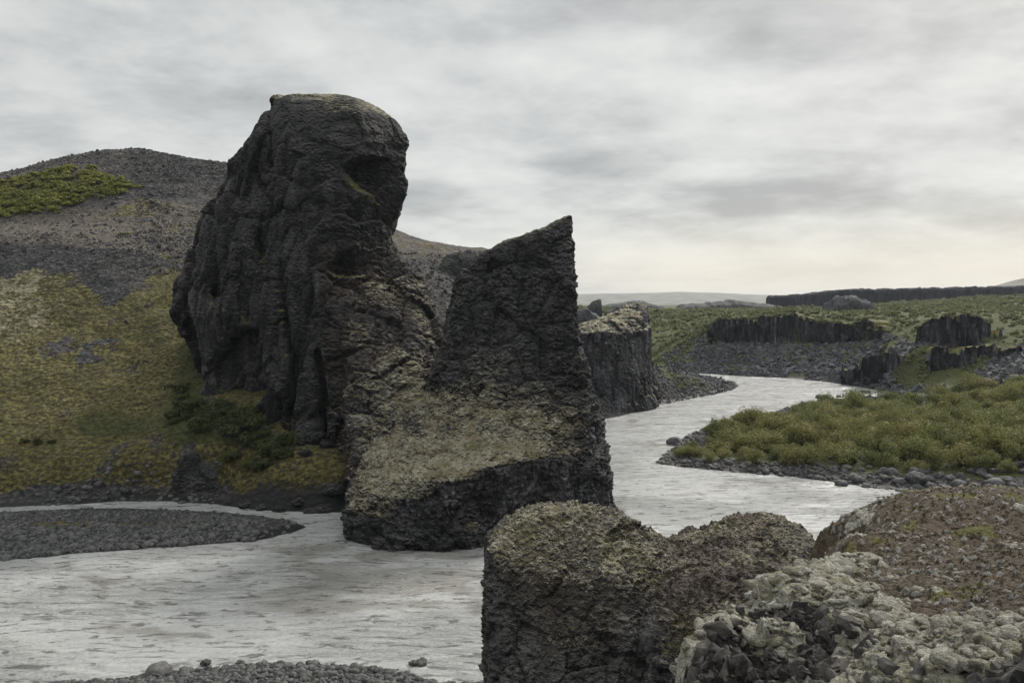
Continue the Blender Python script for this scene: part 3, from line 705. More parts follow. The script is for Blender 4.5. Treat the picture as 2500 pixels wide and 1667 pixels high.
B = [lv(-3, (826, 99), (910, 95.5), (1006, 94), (1090, 93.9), (1156, 95.2), (1215, 98.5), (1350, 102), (1498, 106.5), (1492, 113), (1470, 125), (870, 122)),
     lv(0, (826, 99), (910, 95.6), (1006, 94.2), (1090, 94.1), (1154, 95.4), (1215, 98.5), (1350, 102), (1497, 106.6), (1490, 113), (1470, 125), (870, 122)),
     lv(3.5, (838, 99.8), (915, 96.2), (1006, 94.7), (1095, 94.6), (1160, 95.7), (1230, 98.6), (1360, 102.2), (1494, 106.7), (1486, 113), (1470, 125), (872, 122)),
     lv(6, (868, 101), (935, 97.6), (1010, 95.4), (1100, 95), (1166, 96), (1245, 98.9), (1372, 102.5), (1489, 106.9), (1482, 113), (1470, 125), (876, 122)),
     lv(8.2, (905, 103.5), (965, 100), (1030, 96.8), (1108, 95.5), (1170, 96.2), (1262, 99.2), (1385, 102.8), (1482, 107), (1478, 113), (1468, 125), (882, 122)),
     lv(9.6, (930, 106.5), (985, 103), (1048, 99.6), (1120, 97), (1180, 96.9), (1285, 99.9), (1395, 103.4), (1468, 107.3), (1472, 113), (1465, 125), (890, 122)),
     lv(11.0, (945, 109), (1000, 106.2), (1062, 103.4), (1130, 100.6), (1195, 99.4), (1300, 101.4), (1395, 104.6), (1458, 107.9), (1465, 113), (1460, 124), (900, 122)),
     lv(13.0, (950, 111.5), (1005, 109.2), (1070, 107), (1140, 104.6), (1210, 103), (1310, 104), (1390, 106), (1450, 108.6), (1458, 113), (1450, 123), (910, 122)),
     lv(15.5, (955, 114), (1010, 112.5), (1075, 110.5), (1150, 109), (1220, 108), (1310, 108), (1380, 109), (1430, 110), (1440, 114), (1430, 122), (920, 122))]
f = smin(f, loft(B, xs, ys, zs), 2.6)
f = carve(f, at(1190, 1260, 95.0), (3.6, 2.2, 2.2), 0, 0, 1.0)
f = carve(f, at(1480, 1190, 104.5), (2.2, 1.6, 1.2), R(20), 0, .8)
f = carve(f, at(1030, 950, 107), (1.6, 3.5, 4.0), R(15), R(-14), 1.0)
f = carve(f, at(1008, 1045, 101.8), (4.2, 3.2, 1.3), R(-20), 0, 1.0)
V, Q = surface_nets(f, (xs[0], ys[0], zs[0]), h)
me = subsurf(mesh_np('rock_spire', V, Q))
NZ = vnormals(me)[:, 2].copy(); zt_ = vco(me)[:, 2]; TP = (1 - .5 * sstep(zt_, 35, 41)) * (1 - .4 * sstep(NZ, .4, .7))
V = rock_disp(me, [(TP, [(.20, (1, 1, .8), .85), (.65, (.8, .8, 1.2), .42), (1.7, (.75, .75, 1.3), .26)])], .5, .08, 8.7)
setco(me, V); N = vnormals(me)
# fans of thin columns on the waterside face
face = sstep(.55 - N[:, 2], 0, .25) * sstep(10.5 - V[:, 2], 0, 2) * sstep(-N[:, 1], .0, .4)
ang = np.arctan2(V[:, 2] + 6 + 4 * fbm(V, .08, 2), V[:, 0] + 6 + 9 * fbm(V + 9, .07, 2)); rad = np.hypot(V[:, 2] + 6, V[:, 0] + 6)
F1, F2, c = worley(np.stack([ang * 26, rad * .30, V[:, 1] * .12], 1), 1.0)
V = V + N * (face * ((c - .5) * .50 + np.clip(F2 - F1, 0, .3) * .7))[:, None]
TONE = TONE * (1 - face) + face * (.42 + 1.3 * c * np.clip((F2 - F1) * 4, .2, 1) * (.7 + fbm(V, .25, 2)))
setco(me, V)
def rule(V, nz, lo, mid):
    up = sstep(nz, .35, .75); z = V[:, 2]
    p = V[:, 0] * F / V[:, 1] + CX
    shelf = sstep(18.5 - z + lo * 9 + mid * 4, -4.5, 3.5)
    mo = up * shelf * (.92 + lo * 1.3 + mid * .7 - .42 * sstep(z, 10, 13.5)) + sstep(nz, .25, .6) * .38 * sstep(26 - z, 0, 6) * (1 - shelf) + sstep(nz, .15, .5) * shelf * .30 + sstep(nz, .45, .8) * sstep(z, 36, 40) * .45 + (1 - shelf) * .06
    gr = up * sstep(lo + mid * .5, -.05, .30) * sstep(19 - z, 0, 6) * sstep(z, 9.2, 12) * .62
    br = up * .62 * sstep(26 - z, 0, 8) * (.85 + lo) + up * shelf * sstep(mid, .1, .4) * .2
    return mo, gr, br
finish_rock(me, rule, NZ)
tag(link('rock_spire', me, M_ROCK), 'fin shaped dark rock spire rising from a mossy promontory at the water', 'rock')

# basalt stub on the far headland
h = .5
xs, ys, zs = axes((14, 206, 0), (48, 262, 34), h)
T = [lv(0, (1395, 214), (1460, 209), (1550, 213), (1612, 223), (1618, 242), (1560, 255), (1400, 255)),
     lv(6.5, (1400, 214), (1460, 211), (1542, 214), (1592, 222.3), (1597, 240), (1555, 255), (1400, 255)),
     lv(15, (1400, 214.5), (1462, 212), (1533, 215), (1584, 222.5), (1588, 240), (1550, 254), (1405, 254)),
     lv(22, (1400, 215), (1462, 212.5), (1530, 216), (1584, 223), (1586, 240), (1548, 254), (1410, 254)),
     lv(23.4, (1418, 219), (1470, 216), (1528, 219), (1583, 223.5), (1585, 240), (1548, 253), (1420, 253)),
     lv(26, (1478, 226), (1510, 223), (1540, 223), (1580, 226), (1582, 240), (1548, 252), (1500, 252)),
     lv(29, (1520, 233), (1540, 231), (1555, 231), (1574, 233), (1576, 241), (1560, 248), (1525, 248)),
     lv(30, (1530, 236), (1545, 235), (1555, 235), (1568, 236), (1570, 241), (1560, 245), (1535, 245))]
f = loft(T, xs, ys, zs)
V, Q = surface_nets(f, (xs[0], ys[0], zs[0]), h)
me = subsurf(mesh_np('rock_stub', V, Q))
V = rock_disp(me, [(1, [(.12, (1, 1, .6), .9), (.45, (1, 1, .4), .5), (1.2, (1, 1, .25), .25)])], .5, .1, 1.7); setco(me, V); N = vnormals(me)
F1, F2, c = worley(np.stack([V[:, 0], V[:, 1], V[:, 2] * .03], 1), 1.1)
face = sstep(.5 - N[:, 2], 0, .3)
setco(me, V + N * (face * ((c - .5) * .5 + np.clip(F2 - F1, 0, .3) * .7))[:, None])
finish_rock(me, lambda V, nz, lo, mid: (sstep(nz, .45, .75) * (.62 + lo * .6), sstep(nz, .6, .8) * sstep(lo, .1, .4) * .4, nz * 0))
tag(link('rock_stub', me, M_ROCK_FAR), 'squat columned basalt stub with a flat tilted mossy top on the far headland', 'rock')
#@@FAR
# ------------------------------------------------------------------ columned cliffs
def cliff(name, top, bot, label, colw=.9, depth=9.0, seed=0, drop=.16, lump=1.0):
    """top / bot: (px, py, Y) polylines of the rim and of the foot; a closed wall of jointed columns with a broken rim"""
    T = np.array([at(*p) for p in top]); Bz = np.array([at(*p) for p in bot])
    L = np.concatenate([[0], np.cumsum(np.linalg.norm(np.diff(T[:, :2], axis=0), axis=1))])
    ns = int(L[-1] / .30); ss_ = np.linspace(0, L[-1], ns); LB_ = np.linspace(0, L[-1], len(Bz))
    cx_, cy_, zt = [np.interp(ss_, L, T[:, q]) for q in range(3)]; zb = np.interp(ss_, LB_, Bz[:, 2]) - 6
    tx, ty = np.gradient(cx_), np.gradient(cy_); n_ = np.hypot(tx, ty); nx, ny = ty / n_, -tx / n_
    k = np.hanning(31); k /= k.sum(); nx = np.convolve(np.pad(nx, 15, mode='edge'), k, 'valid'); ny = np.convolve(np.pad(ny, 15, mode='edge'), k, 'valid')
    P1 = np.stack([ss_, ss_ * 0 + seed * 3.1, ss_ * 0], 1)
    F1, F2, c1 = worley(P1 / colw / 1.3, 1.0, True); g1, g2, c2 = worley(P1 / colw / 4.5 + 9, 1.0, True)
    zt = zt + (c1 - .5) * 1.0 - (c2 > 1 - drop) * 3.5 * c1 + fbm(P1, .09, 3) * 1.6 * lump
    e = np.minimum(ss_, L[-1] - ss_); zt = zb + 5 + (zt - zb - 5) * np.clip(e / .6, .02, 1)
    V = []; nt = 46
    for t in np.linspace(0, 1, nt):
        z = zb + (zt - zb) * t; V.append(np.stack([cx_ - nx * 1.2 * t, cy_ - ny * 1.2 * t, z], 1))
    for t in (.12, .3, .6, 1): V.append(np.stack([cx_ - nx * (1.2 + depth * t), cy_ - ny * (1.2 + depth * t), zt - .6 * t], 1))
    V.append(np.stack([cx_ - nx * (2 + depth), cy_ - ny * (2 + depth), zb], 1))
    nr = len(V); V = np.concatenate(V); S_ = np.tile(ss_, nr); row = np.repeat(np.arange(nr), ns)
    fr = (row < nt) * 1.0; NX, NY = np.tile(nx, nr), np.tile(ny, nr)
    C = np.stack([S_ + fbm(V, .12, 2) * 1.2, V[:, 2] * .05, S_ * 0 + seed], 1)
    F1, F2, c = worley(C / colw, 1.0); G1, G2, c2 = worley(C / colw / 3.6 + 5, 1.0)
    D, TT, J = facets(V, .22, (1, 1, .6))
    off = (c - .5) * .9 * colw + (c2 - .5) * 2.6 * colw + np.clip(F2 - F1, 0, .3) * 2.0 * colw - .6 * colw + D * 1.1 * lump + fbm(V, .05, 3) * 2.6 * lump
    V = V + np.stack([NX * off * fr, NY * off * fr, fbm(V, .6, 2) * .25], 1)
    me = mesh_np(name, V, grid_faces(nr, ns))
    global TONE
    TONE = np.clip(.12 + .7 * c * np.clip((F2 - F1) * 4, .25, 1) + .25 * (TT - .5), 0, 1)
    finish_rock(me, lambda V, nz, lo, mid: (sstep(nz, .6, .9) * .3 * (fr < .5), sstep(nz, .4, .8) * .75 + (fr < .5) * .5, nz * 0))
    return tag(link(name, me, M_CLIFF), label, 'cliff')
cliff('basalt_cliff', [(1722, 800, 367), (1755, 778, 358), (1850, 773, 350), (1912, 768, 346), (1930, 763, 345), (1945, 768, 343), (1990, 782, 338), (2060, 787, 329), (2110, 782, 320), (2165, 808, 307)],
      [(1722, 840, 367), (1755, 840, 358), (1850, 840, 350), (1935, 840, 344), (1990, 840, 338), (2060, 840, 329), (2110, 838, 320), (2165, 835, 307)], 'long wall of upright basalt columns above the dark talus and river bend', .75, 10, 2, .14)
cliff('basalt_outcrop', [(2228, 806, 277), (2255, 786, 274), (2290, 775, 271), (2330, 762, 268), (2370, 762, 267), (2425, 792, 265)],
      [(2243, 828, 276), (2290, 840, 271), (2330, 846, 268), (2370, 846, 267), (2408, 820, 266)], 'short high outcrop of basalt columns under scrub at the right edge', .65, 9, 5, .10)
cliff('rock_ledge', [(2272, 850, 253), (2330, 846, 251), (2400, 845, 250), (2440, 838, 249)], [(2286, 875, 252), (2330, 882, 251), (2400, 866, 250), (2420, 858, 250)], 'low dark rock ledge with a flat grassy rim below the columned outcrop', 1.1, 7, 7, .25, .8)
cliff('rock_ledge', [(2104, 872, 274), (2135, 866, 273), (2165, 862, 271), (2215, 858, 268), (2262, 850, 264)], [(2104, 896, 274), (2165, 905, 271), (2200, 897, 269), (2262, 884, 264)], 'long jagged dark rock ledge just above the water of the river bend', 1.0, 6, 8, .25, .8)
cliff('rock_ledge', [(2050, 890, 286), (2095, 884, 282)], [(2050, 908, 286), (2095, 908, 282)], 'smallest dark rock block, just left of a larger one above the bend', 1.0, 5, 9, .25, .6)
cliff('rock_ledge', [(2420, 812, 262), (2460, 805, 262)], [(2420, 830, 262), (2460, 832, 262)], 'dark rock step in the scrub right of the columned outcrop', 1.0, 6, 10, .25, .8)
cliff('rock_ledge', [(2440, 855, 246), (2520, 845, 244)], [(2440, 878, 246), (2520, 872, 244)], 'dark broken rock step at the right edge above the talus', 1.0, 6, 12, .3, .8)

def hummock(name, prof, Y, thick, base, label, mat, seed=0, cat='rock', rough=.5, h=1.0, box=.35):
    """a closed body with the given skyline, thick metres deep"""
    px = np.array([p[0] for p in prof], float); top = np.array([at(p[0], p[1], Y)[2] for p in prof])
    n = max(24, int((px[-1] - px[0]) * Y / F / h)); nr = 26
    x = np.linspace(px[0], px[-1], n); t = np.interp(x, px, top); X = (x - CX) * Y / F
    V = []
    for j in range(nr):
        a = math.pi * j / (nr - 1); cy, cz = -math.cos(a), math.sin(a) ** box
        for k in range(n):
            V.append((X[k], Y + thick * .5 * cy + thick * .5, base + (t[k] - base) * cz))
    V = np.array(V); Fq = grid_faces(nr, n)[:, ::-1]; cap = []
    for j in range(nr // 2 - 1):
        a, c = j, nr - 1 - j
        cap.append((a * n, (a + 1) * n, (c - 1) * n, c * n)); cap.append((c * n + n - 1, (c - 1) * n + n - 1, (a + 1) * n + n - 1, a * n + n - 1))
    me = mesh_np(name, V, np.concatenate([Fq, np.array(cap)]))
    N = vnormals(me); F1, F2, wc = worley(V + seed, .22)
    s = np.clip((V[:, 2] - base) / max(1, (top.max() - base)), .05, 1)
    V = V + N * ((fbm(V + seed, .12, 4) * 2.0 + fbm(V, .5, 3) * .9 + (wc - .5) * 2.0 + np.clip(F2 - F1, 0, .4) * 1.2) * rough * s)[:, None]
    setco(me, V)
    finish_rock(me, lambda V, nz, lo, mid: (sstep(nz, .5, .8) * (.3 + lo), sstep(nz, .5, .8) * (.45 - lo), nz * 0))
    return tag(link(name, me, mat), label, cat)
hummock('mesa', [(1880, 724), (1881, 722), (1960, 718), (2000, 712), (2070, 706), (2120, 705), (2200, 704), (2350, 701), (2500, 697), (2800, 692), (2801, 700)], 860, 14, 10, 'long dark flat topped rock wall along the right horizon', M_MESA, 3, 'rock wall', .9, 1.5, .10)
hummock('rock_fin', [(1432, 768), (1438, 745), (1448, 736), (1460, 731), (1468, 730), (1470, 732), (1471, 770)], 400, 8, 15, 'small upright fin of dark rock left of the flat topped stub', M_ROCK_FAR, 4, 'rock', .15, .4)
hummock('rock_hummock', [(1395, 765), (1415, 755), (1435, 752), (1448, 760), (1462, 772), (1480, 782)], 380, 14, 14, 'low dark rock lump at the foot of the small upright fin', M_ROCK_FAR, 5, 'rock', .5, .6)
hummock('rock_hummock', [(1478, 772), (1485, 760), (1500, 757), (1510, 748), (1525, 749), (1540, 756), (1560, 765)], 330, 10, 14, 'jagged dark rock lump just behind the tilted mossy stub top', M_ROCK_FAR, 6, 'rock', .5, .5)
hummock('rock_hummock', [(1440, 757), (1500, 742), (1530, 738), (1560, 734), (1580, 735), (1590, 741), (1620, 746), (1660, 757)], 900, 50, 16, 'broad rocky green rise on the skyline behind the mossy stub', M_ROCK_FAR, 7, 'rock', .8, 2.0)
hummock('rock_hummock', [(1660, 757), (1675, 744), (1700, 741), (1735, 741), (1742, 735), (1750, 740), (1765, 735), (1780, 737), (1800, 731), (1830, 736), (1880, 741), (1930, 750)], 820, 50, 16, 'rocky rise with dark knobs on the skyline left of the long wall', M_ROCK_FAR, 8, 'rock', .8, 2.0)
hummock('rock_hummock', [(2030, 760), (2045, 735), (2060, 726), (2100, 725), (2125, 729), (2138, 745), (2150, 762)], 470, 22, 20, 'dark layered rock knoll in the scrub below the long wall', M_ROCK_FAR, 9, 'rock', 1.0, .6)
hummock('rock_hummock', [(1060, 650), (1090, 615), (1120, 608), (1150, 612), (1180, 620), (1220, 640)], 206, 14, 28, 'mossy rock hump on the hill seen between the stack and the spire', M_ROCK, 10, 'rock', 1.1, .5)
hummock('rock_hummock', [(412, 1192), (424, 1158), (430, 1128), (452, 1124), (468, 1142), (500, 1150), (525, 1176), (545, 1194)], 119, 4, .5, 'small dark rock knob in the yellow mossy bank by the gravel', M_ROCK, 11, 'rock', .8, .2)
#@@NEAR
# ------------------------------------------------------------------ foreground
h = .15
xs, ys, zs = axes((-2.4, 35, 6), (21, 59, 18.6), h)
Fr = [lv(5, (1186, 42), (1200, 38.5), (1350, 37), (1550, 37), (1700, 38), (1720, 58), (1300, 60), (1190, 54)),
      lv(9, (1186, 43), (1203, 40), (1350, 38.8), (1550, 38.5), (1680, 40), (1720, 57), (1300, 59), (1190, 53)),
      lv(12, (1187, 43.8), (1206, 42), (1350, 41), (1500, 40.5), (1640, 42), (1700, 56), (1300, 58), (1191, 52)),
      lv(14.5, (1188, 44.6), (1209, 43.6), (1340, 43.4), (1480, 43.2), (1600, 45), (1650, 53), (1300, 56), (1192, 51)),
      lv(15.6, (1190, 45.4), (1214, 44.5), (1330, 44.8), (1460, 45), (1560, 46.6), (1590, 51), (1300, 54), (1196, 50)),
      lv(16.3, (1212, 46), (1240, 45.4), (1335, 45.8), (1450, 46), (1535, 47.4), (1560, 50), (1320, 53), (1222, 50)),
      lv(16.9, (1262, 46.6), (1285, 46.2), (1345, 46.6), (1430, 46.8), (1490, 48), (1505, 49.6), (1350, 51), (1268, 49.5)),
      lv(17.3, (1325, 47.4), (1335, 47.2), (1365, 47.2), (1405, 47.4), (1430, 48), (1435, 49), (1370, 50), (1330, 49))]
f = loft(Fr, xs, ys, zs)
Kn = [lv(5, (1540, 36.5), (1750, 35.5), (2020, 36), (2070, 52), (1850, 58), (1600, 57)),
      lv(12.6, (1560, 38), (1750, 36.5), (2010, 37), (2050, 51), (1850, 57), (1600, 55.5)),
      lv(13.7, (1585, 41), (1740, 37.5), (2000, 38), (2030, 50.5), (1850, 56), (1605, 54)),
      lv(14.4, (1620, 44), (1745, 39), (1990, 38.8), (2020, 50.2), (1850, 55.2), (1625, 53)),
      lv(14.9, (1690, 45.6), (1765, 40.6), (1980, 40), (2010, 50), (1850, 54.5), (1692, 52)),
      lv(15.3, (1730, 47.4), (1790, 44), (1965, 44), (2000, 49.5), (1850, 53.5), (1735, 51)),
      lv(15.75, (1765, 48.8), (1800, 47), (1935, 47), (1970, 50), (1850, 52.5), (1770, 51.2)),
      lv(16.2, (1785, 49.8), (1800, 49.2), (1850, 49.2), (1872, 50.4), (1840, 51.5), (1792, 51))]
f = smin(f, loft(Kn, xs, ys, zs), .9)
V, Q = surface_nets(f, (xs[0], ys[0], zs[0]), h)
me = subsurf(mesh_np('rock_outcrop', V, Q))
NZ = vnormals(me)[:, 2].copy(); NZ_OUT = NZ; V0 = vco(me); FL = sstep(-.2 - V0[:, 0] + fbm(V0, .8, 2) * .4, -.4, .4) * (1 - sstep(NZ, .3, .6))
UPW = 1 - .5 * sstep(NZ, .3, .7); V = rock_disp(me, [((1 - FL) * UPW, [(.42, (1, 1, 1), .62), (1.5, (1, 1, 1), .28), (3.6, (1, 1, 1), .10)]), (FL, [(.45, (1, 1, 1), .4), (1.5, (.4, .8, 1.9), .24), (3.4, (.4, 1, 1.6), .12)])], .30, .05, 2.2)
N = vnormals(me); G1, G2, c = worley(V + 3.3, 3.0); cub = sstep(NZ, .2, .6) * (1 - FL)
V = V + N * (cub * np.clip(.62 - G1, 0, 1) * .34 * (c > .35))[:, None]
setco(me, V)
def rule(V, nz, lo, mid):
    up = sstep(nz, .3, .75); z = V[:, 2]
    l2 = fbm(V, .25, 3)
    p = V[:, 0] * F / V[:, 1] + CX
    kn = sstep(p, 1560, 1680)
    mo = up * (.12 + (.42 - .22 * kn) * sstep(z, 13.8, 15.8) + l2 * .65 + (c - .4) * .2)
    gr = up * sstep(l2 + mid * .4, .12, .4) * .42
    br = up * (.30 + .25 * kn + .6 * lo)
    return mo, gr, br
finish_rock(me, rule, NZ)
tag(link('rock_outcrop', me, M_ROCK_NEAR), 'near dark cobbly rock outcrop with a sheer left side, mossy top and low saddle', 'rock')

FP = [
      (2000, 1292, 36), (2055, 1268, 36.5), (2110, 1244, 37), (2180, 1220, 38), (2250, 1208, 38), (2330, 1204, 38), (2400, 1208, 38), (2500, 1218, 37), (2700, 1230, 36),
      (2020, 1340, 31), (2050, 1330, 30), (2200, 1300, 30), (2300, 1310, 29), (2400, 1335, 28), (2500, 1330, 27), (2700, 1330, 26), (2100, 1420, 22), (2200, 1400, 24), (2300, 1450, 20), (2500, 1450, 18), (2700, 1450, 17), (2300, 1550, 15.5), (2500, 1600, 11), (2700, 1600, 10), (2150, 1470, 19),
      (2000, 1362, 25), (1985, 1378, 22), (1930, 1402, 21), (1850, 1425, 19), (1780, 1472, 17), (1720, 1520, 16), (1665, 1575, 15), (2050, 1475, 17), (2150, 1535, 14.8), (2300, 1600, 12.4), (2450, 1640, 10.6),
      (1690, 1667, 14.2), (1800, 1667, 15.1), (1950, 1667, 14.6), (2100, 1667, 13.0), (2300, 1667, 11.1), (2450, 1690, 9.6), (1850, 1560, 16.8), (1950, 1560, 16.2), (2080, 1600, 14.2)]
P_, v_ = [], []
for px, py, Y in FP:
    x, y, z = at(px, py, Y); P_.append((x, y)); v_.append(z)
for px, Y, z in [(1560, 18, 14), (1500, 24, 12), (1640, 24, 14), (1600, 30, 11), (1750, 28, 14), (1850, 32, 14), (1930, 35, 14), (1990, 40, 14), (1600, 45, 9), (1800, 40, 11), (1800, 50, 10), (1950, 48, 12), (1300, 42, 4), (1450, 50, 6), (1600, 14.5, 20), (1560, 12, 19), (1700, 11, 20.6), (1800, 12, 21.2), (2000, 11, 22), (2300, 8.5, 23.6), (2600, 7, 25), (2400, 6, 24), (2000, 7, 21), (1600, 8, 17), (1300, 15, 9), (1200, 30, 5), (1200, 40, 3),
                 (1300, 55, 5), (1600, 58, 9), (1810, 58, 12), (1990, 56, 11), (2100, 46, 15.5), (2250, 47, 15.5), (2400, 47, 15.5), (2600, 46, 15.5), (2800, 44, 16), (1300, 64, -1.5), (1600, 66, -1), (1900, 66, -1), (2200, 62, 2), (2500, 60, 3), (2900, 60, 3), (2000, 70, -2), (2500, 72, -2), (3000, 70, -2)]:
    P_.append((pxX(px, Y), Y)); v_.append(z)
FG = RBF(P_, v_)
rows = np.concatenate([np.geomspace(5, 9, 40, endpoint=False), np.geomspace(9, 54, 560, endpoint=False), np.linspace(54, 70, 30)])
cols = np.concatenate([np.linspace(1150, 1480, 60, endpoint=False), np.linspace(1480, 2560, 760, endpoint=False), np.linspace(2560, 3000, 40)])
YY, PP = np.meshgrid(rows, cols, indexing='ij'); X = ((PP - CX) * YY / F).ravel(); Y = YY.ravel(); p = PP.ravel()
Z = FG(np.stack([X, Y], 1))
P3 = np.stack([X, Y, Z], 1)
# where the pale moss cushions, the rubble and the brown heath lie
rx = np.array([1640, 1690, 1760, 1850, 1930, 2000, 2060]); ry = np.array([14.3, 15.4, 16.8, 18.9, 21, 24, 27.5])
ridge_d = np.full(len(X), 1e9)
RP = [(pxX(a, c), c) for a, c in zip(rx, ry)] + []
R2 = [(pxX(a, c), c) for a, c in ((1850, 18.9), (2000, 17.6), (2090, 16.2), (2180, 14.4), (2300, 12.6), (2440, 10.9))]
def seg_d(PL):
    d_ = np.full(len(X), 1e9)
    for (ax, ay), (bx, by) in zip(PL[:-1], PL[1:]):
        ex, ey = bx - ax, by - ay; t = np.clip(((X - ax) * ex + (Y - ay) * ey) / (ex * ex + ey * ey), 0, 1)
        d_ = np.minimum(d_, np.hypot(X - ax - ex * t, Y - ay - ey * t))
    return d_
l1 = fbm(P3, .35, 4); l2 = fbm(P3 + 7, .9, 3)
crest = np.minimum(seg_d(RP) - .9, seg_d(R2) - 1.0)
moss = sstep(.5 - crest + l1 * 1.2 + l2 * .5, 0, .5)
cob = sstep(1990 - p, 0, 20) * (Y > 24) * 1.0
front = np.interp(p, [1640, 1690, 1760, 1850, 2000, 2090, 2180, 2300, 2440], [14.1, 15.0, 16.2, 17.9, 16.9, 15.3, 13.6, 11.9, 10.4])
rub = sstep(front - Y + l2 * .5, -.1, .4)
moss = np.clip(moss * (1 - rub) + rub * sstep(l1 + l2 * .6, .22, .45) * .9 + rub * (p > 2050) * (p < 2330) * sstep(l1 + .25, .0, .3), 0, 1)
patch = sstep(l1 + l2 * .4, .12, .40)
moss = np.maximum(moss, patch * (1 - rub) * (1 - cob) * .75); moss = np.maximum(moss, cob * sstep(l1 + l2 * .5, .25, .5) * .8)
rub = np.maximum(rub, cob); heath = (1 - moss) * (1 - rub)
knoll = sstep(Y, 38, 42)
F1, F2, c = worley(np.stack([X, Y, Z], 1) + (l2 * .2)[:, None], 1.5)
G1, G2, c2 = worley(P3 + 4.4, 3.7)
H1, H2, c3 = worley(P3 + (l2 * .15)[:, None] + 8.8, 4.6)
dz_ = l1 * .22 + l2 * .07
F1b, F2b, cb_ = worley(P3 + (l2 * .15)[:, None] + 2.2, 2.6)
dz_ += moss * (np.clip(.65 - F1, 0, 1) * .40 + np.clip(.6 - F1b, 0, 1) * .22 + np.clip(.6 - G1, 0, 1) * .07 + fbm(P3, 5, 3) * .05)
FD, FT, FJ = facets(P3, 1.1); FD2, FT2, FJ2 = facets(P3 + 9, 2.6)
dz_ += rub * (FD * .30 + FD2 * .14 - FJ2 * .05) + (1 - rub) * (FD2 - FJ2 * .5) * .045
dz_ += 0 * rub * ((c - .5) * .30 + np.clip(F2 - F1, 0, .3) * .5 + (c3 - .5) * .14 + np.clip(H2 - H1, 0, .3) * .22)
dz_ += heath * ((c2 > .72) * np.clip(.6 - G1, 0, 1) * .30 + fbm(P3, 3.0, 3) * .055 + (c3 - .5) * .03)
dz_ += fbm(P3, 7, 2) * .018
Z = Z + dz_
me = mesh_np('hillside', np.stack([X, Y, Z], 1), grid_faces(len(rows), len(cols)))
mossg = np.clip(moss * np.where(crest < .75, 1.0, .76), 0, 1); setattr_(me, 'moss', mossg); setattr_(me, 'rub', rub)
setattr_(me, 'green', np.clip(sstep(fbm(P3 + 21, .55, 4), .05, .42) * (1 - rub) * .75, 0, 1))
setattr_(me, 'stony', np.clip((c2 > .72) * sstep(.55 - G1, 0, .2) * heath + knoll * .25, 0, 1))
setattr_(me, 'red', np.clip(sstep(fbm(P3 + 40, .4, 3), .0, .35), 0, 1))
FGZ = (X, Y, Z)
def fg_mat():
    m, b = new_mat('heath_and_moss')
    fine = b.noise(b.pos, 7, 6, .7); mid = b.noise(b.pos, 1.6, 5, .6); hair = b.noise(b.pos, 26, 4, .7)
    n2 = b.math('SUBTRACT', b.math('ADD', b.math('MULTIPLY', mid, .5), b.math('MULTIPLY', fine, .6)), .55)
    def mask(a, k=1.3): return b.ss(b.math('ADD', b.attr(a), b.math('MULTIPLY', n2, k)), .40, .60)
    heath = b.ramp(fine, [(.34, (.016, .014, .010)), (.5, (.056, .042, .028)), (.66, (.125, .102, .072))])
    red = b.ramp(fine, [(.35, (.022, .015, .010)), (.65, (.090, .058, .036))])
    heath = b.mix(b.math('MULTIPLY', mask('red'), .6), heath, red)
    heath = b.mix(b.ss(hair, .56, .66, 0, .6), heath, (.20, .18, .155))
    rock = b.ramp(fine, [(.32, (.008, .008, .008)), (.5, (.024, .023, .023)), (.68, (.085, .08, .075))])
    moss = b.ramp(b.math('ADD', b.math('MULTIPLY', hair, .55), b.math('MULTIPLY', fine, .45)), [(.36, (.08, .078, .06)), (.5, (.28, .276, .23)), (.62, (.52, .51, .45))])
    moss = b.mix(b.ss(b.noise(b.pos, 2.2, 5, .65), .48, .66, 0, .75), moss, b.ramp(fine, [(.35, (.05, .048, .028)), (.65, (.17, .165, .11))]))
    green = b.ramp(fine, [(.35, (.035, .034, .010)), (.65, (.12, .112, .035))])
    c = b.mix(mask('stony'), heath, b.ramp(fine, [(.3, (.07, .065, .06)), (.66, (.26, .25, .235))]))
    c = b.mix(b.attr('rub'), c, rock)
    c = b.mix(mask('green'), c, green)
    c = b.mix(mask('moss', 1.0), c, moss)
    b.put(b.p.inputs['Base Color'], c); b.p.inputs['Roughness'].default_value = .93; b.p.inputs['Specular IOR Level'].default_value = .2
    hg = b.math('ADD', b.math('ADD', fine, b.math('MULTIPLY', hair, .35)), b.math('MULTIPLY', b.vor(b.pos, 7), .5))
    b.put(b.p.inputs['Normal'], b.bump(hg, 1.0, .13))
    return m
tag(link('hillside', me, fg_mat()), kind='structure')
#@@SCATTER
# ------------------------------------------------------------------ stones
def ico(sub):
    bm = bmesh.new(); bmesh.ops.create_icosphere(bm, subdivisions=sub, radius=1)
    V = np.array([v.co for v in bm.verts]); Q = np.array([[v.index for v in f.verts] for f in bm.faces]); bm.free(); return V, Q
def pebble(seed, sub=2):
    V, Q = ico(sub); rs = np.random.default_rng(seed)
    V = V * (1 + .5 * fbm(V + seed * 3.3, .8, 2)[:, None])
    return V * rs.uniform(.7, 1.15, 3) * np.array([1, 1, .68]), Q
def shard(seed, n=13):
    rs = np.random.default_rng(seed); P = rs.normal(size=(n, 3)); P /= np.linalg.norm(P, axis=1)[:, None]
    P *= rs.uniform(.75, 1.1, (n, 1)) * np.array([1.1, .8, .62])
    bm = bmesh.new(); vs_ = [bm.verts.new(p) for p in P]
    bmesh.ops.convex_hull(bm, input=vs_)
    bmesh.ops.triangulate(bm, faces=bm.faces); bm.verts.index_update()
    lone = [v for v in bm.verts if not v.link_faces]; bmesh.ops.delete(bm, geom=lone, context='VERTS'); bm.verts.index_update()
    V = np.array([v.co for v in bm.verts]); Q = np.array([[v.index for v in f.verts] for f in bm.faces]); bm.free(); return V, Q
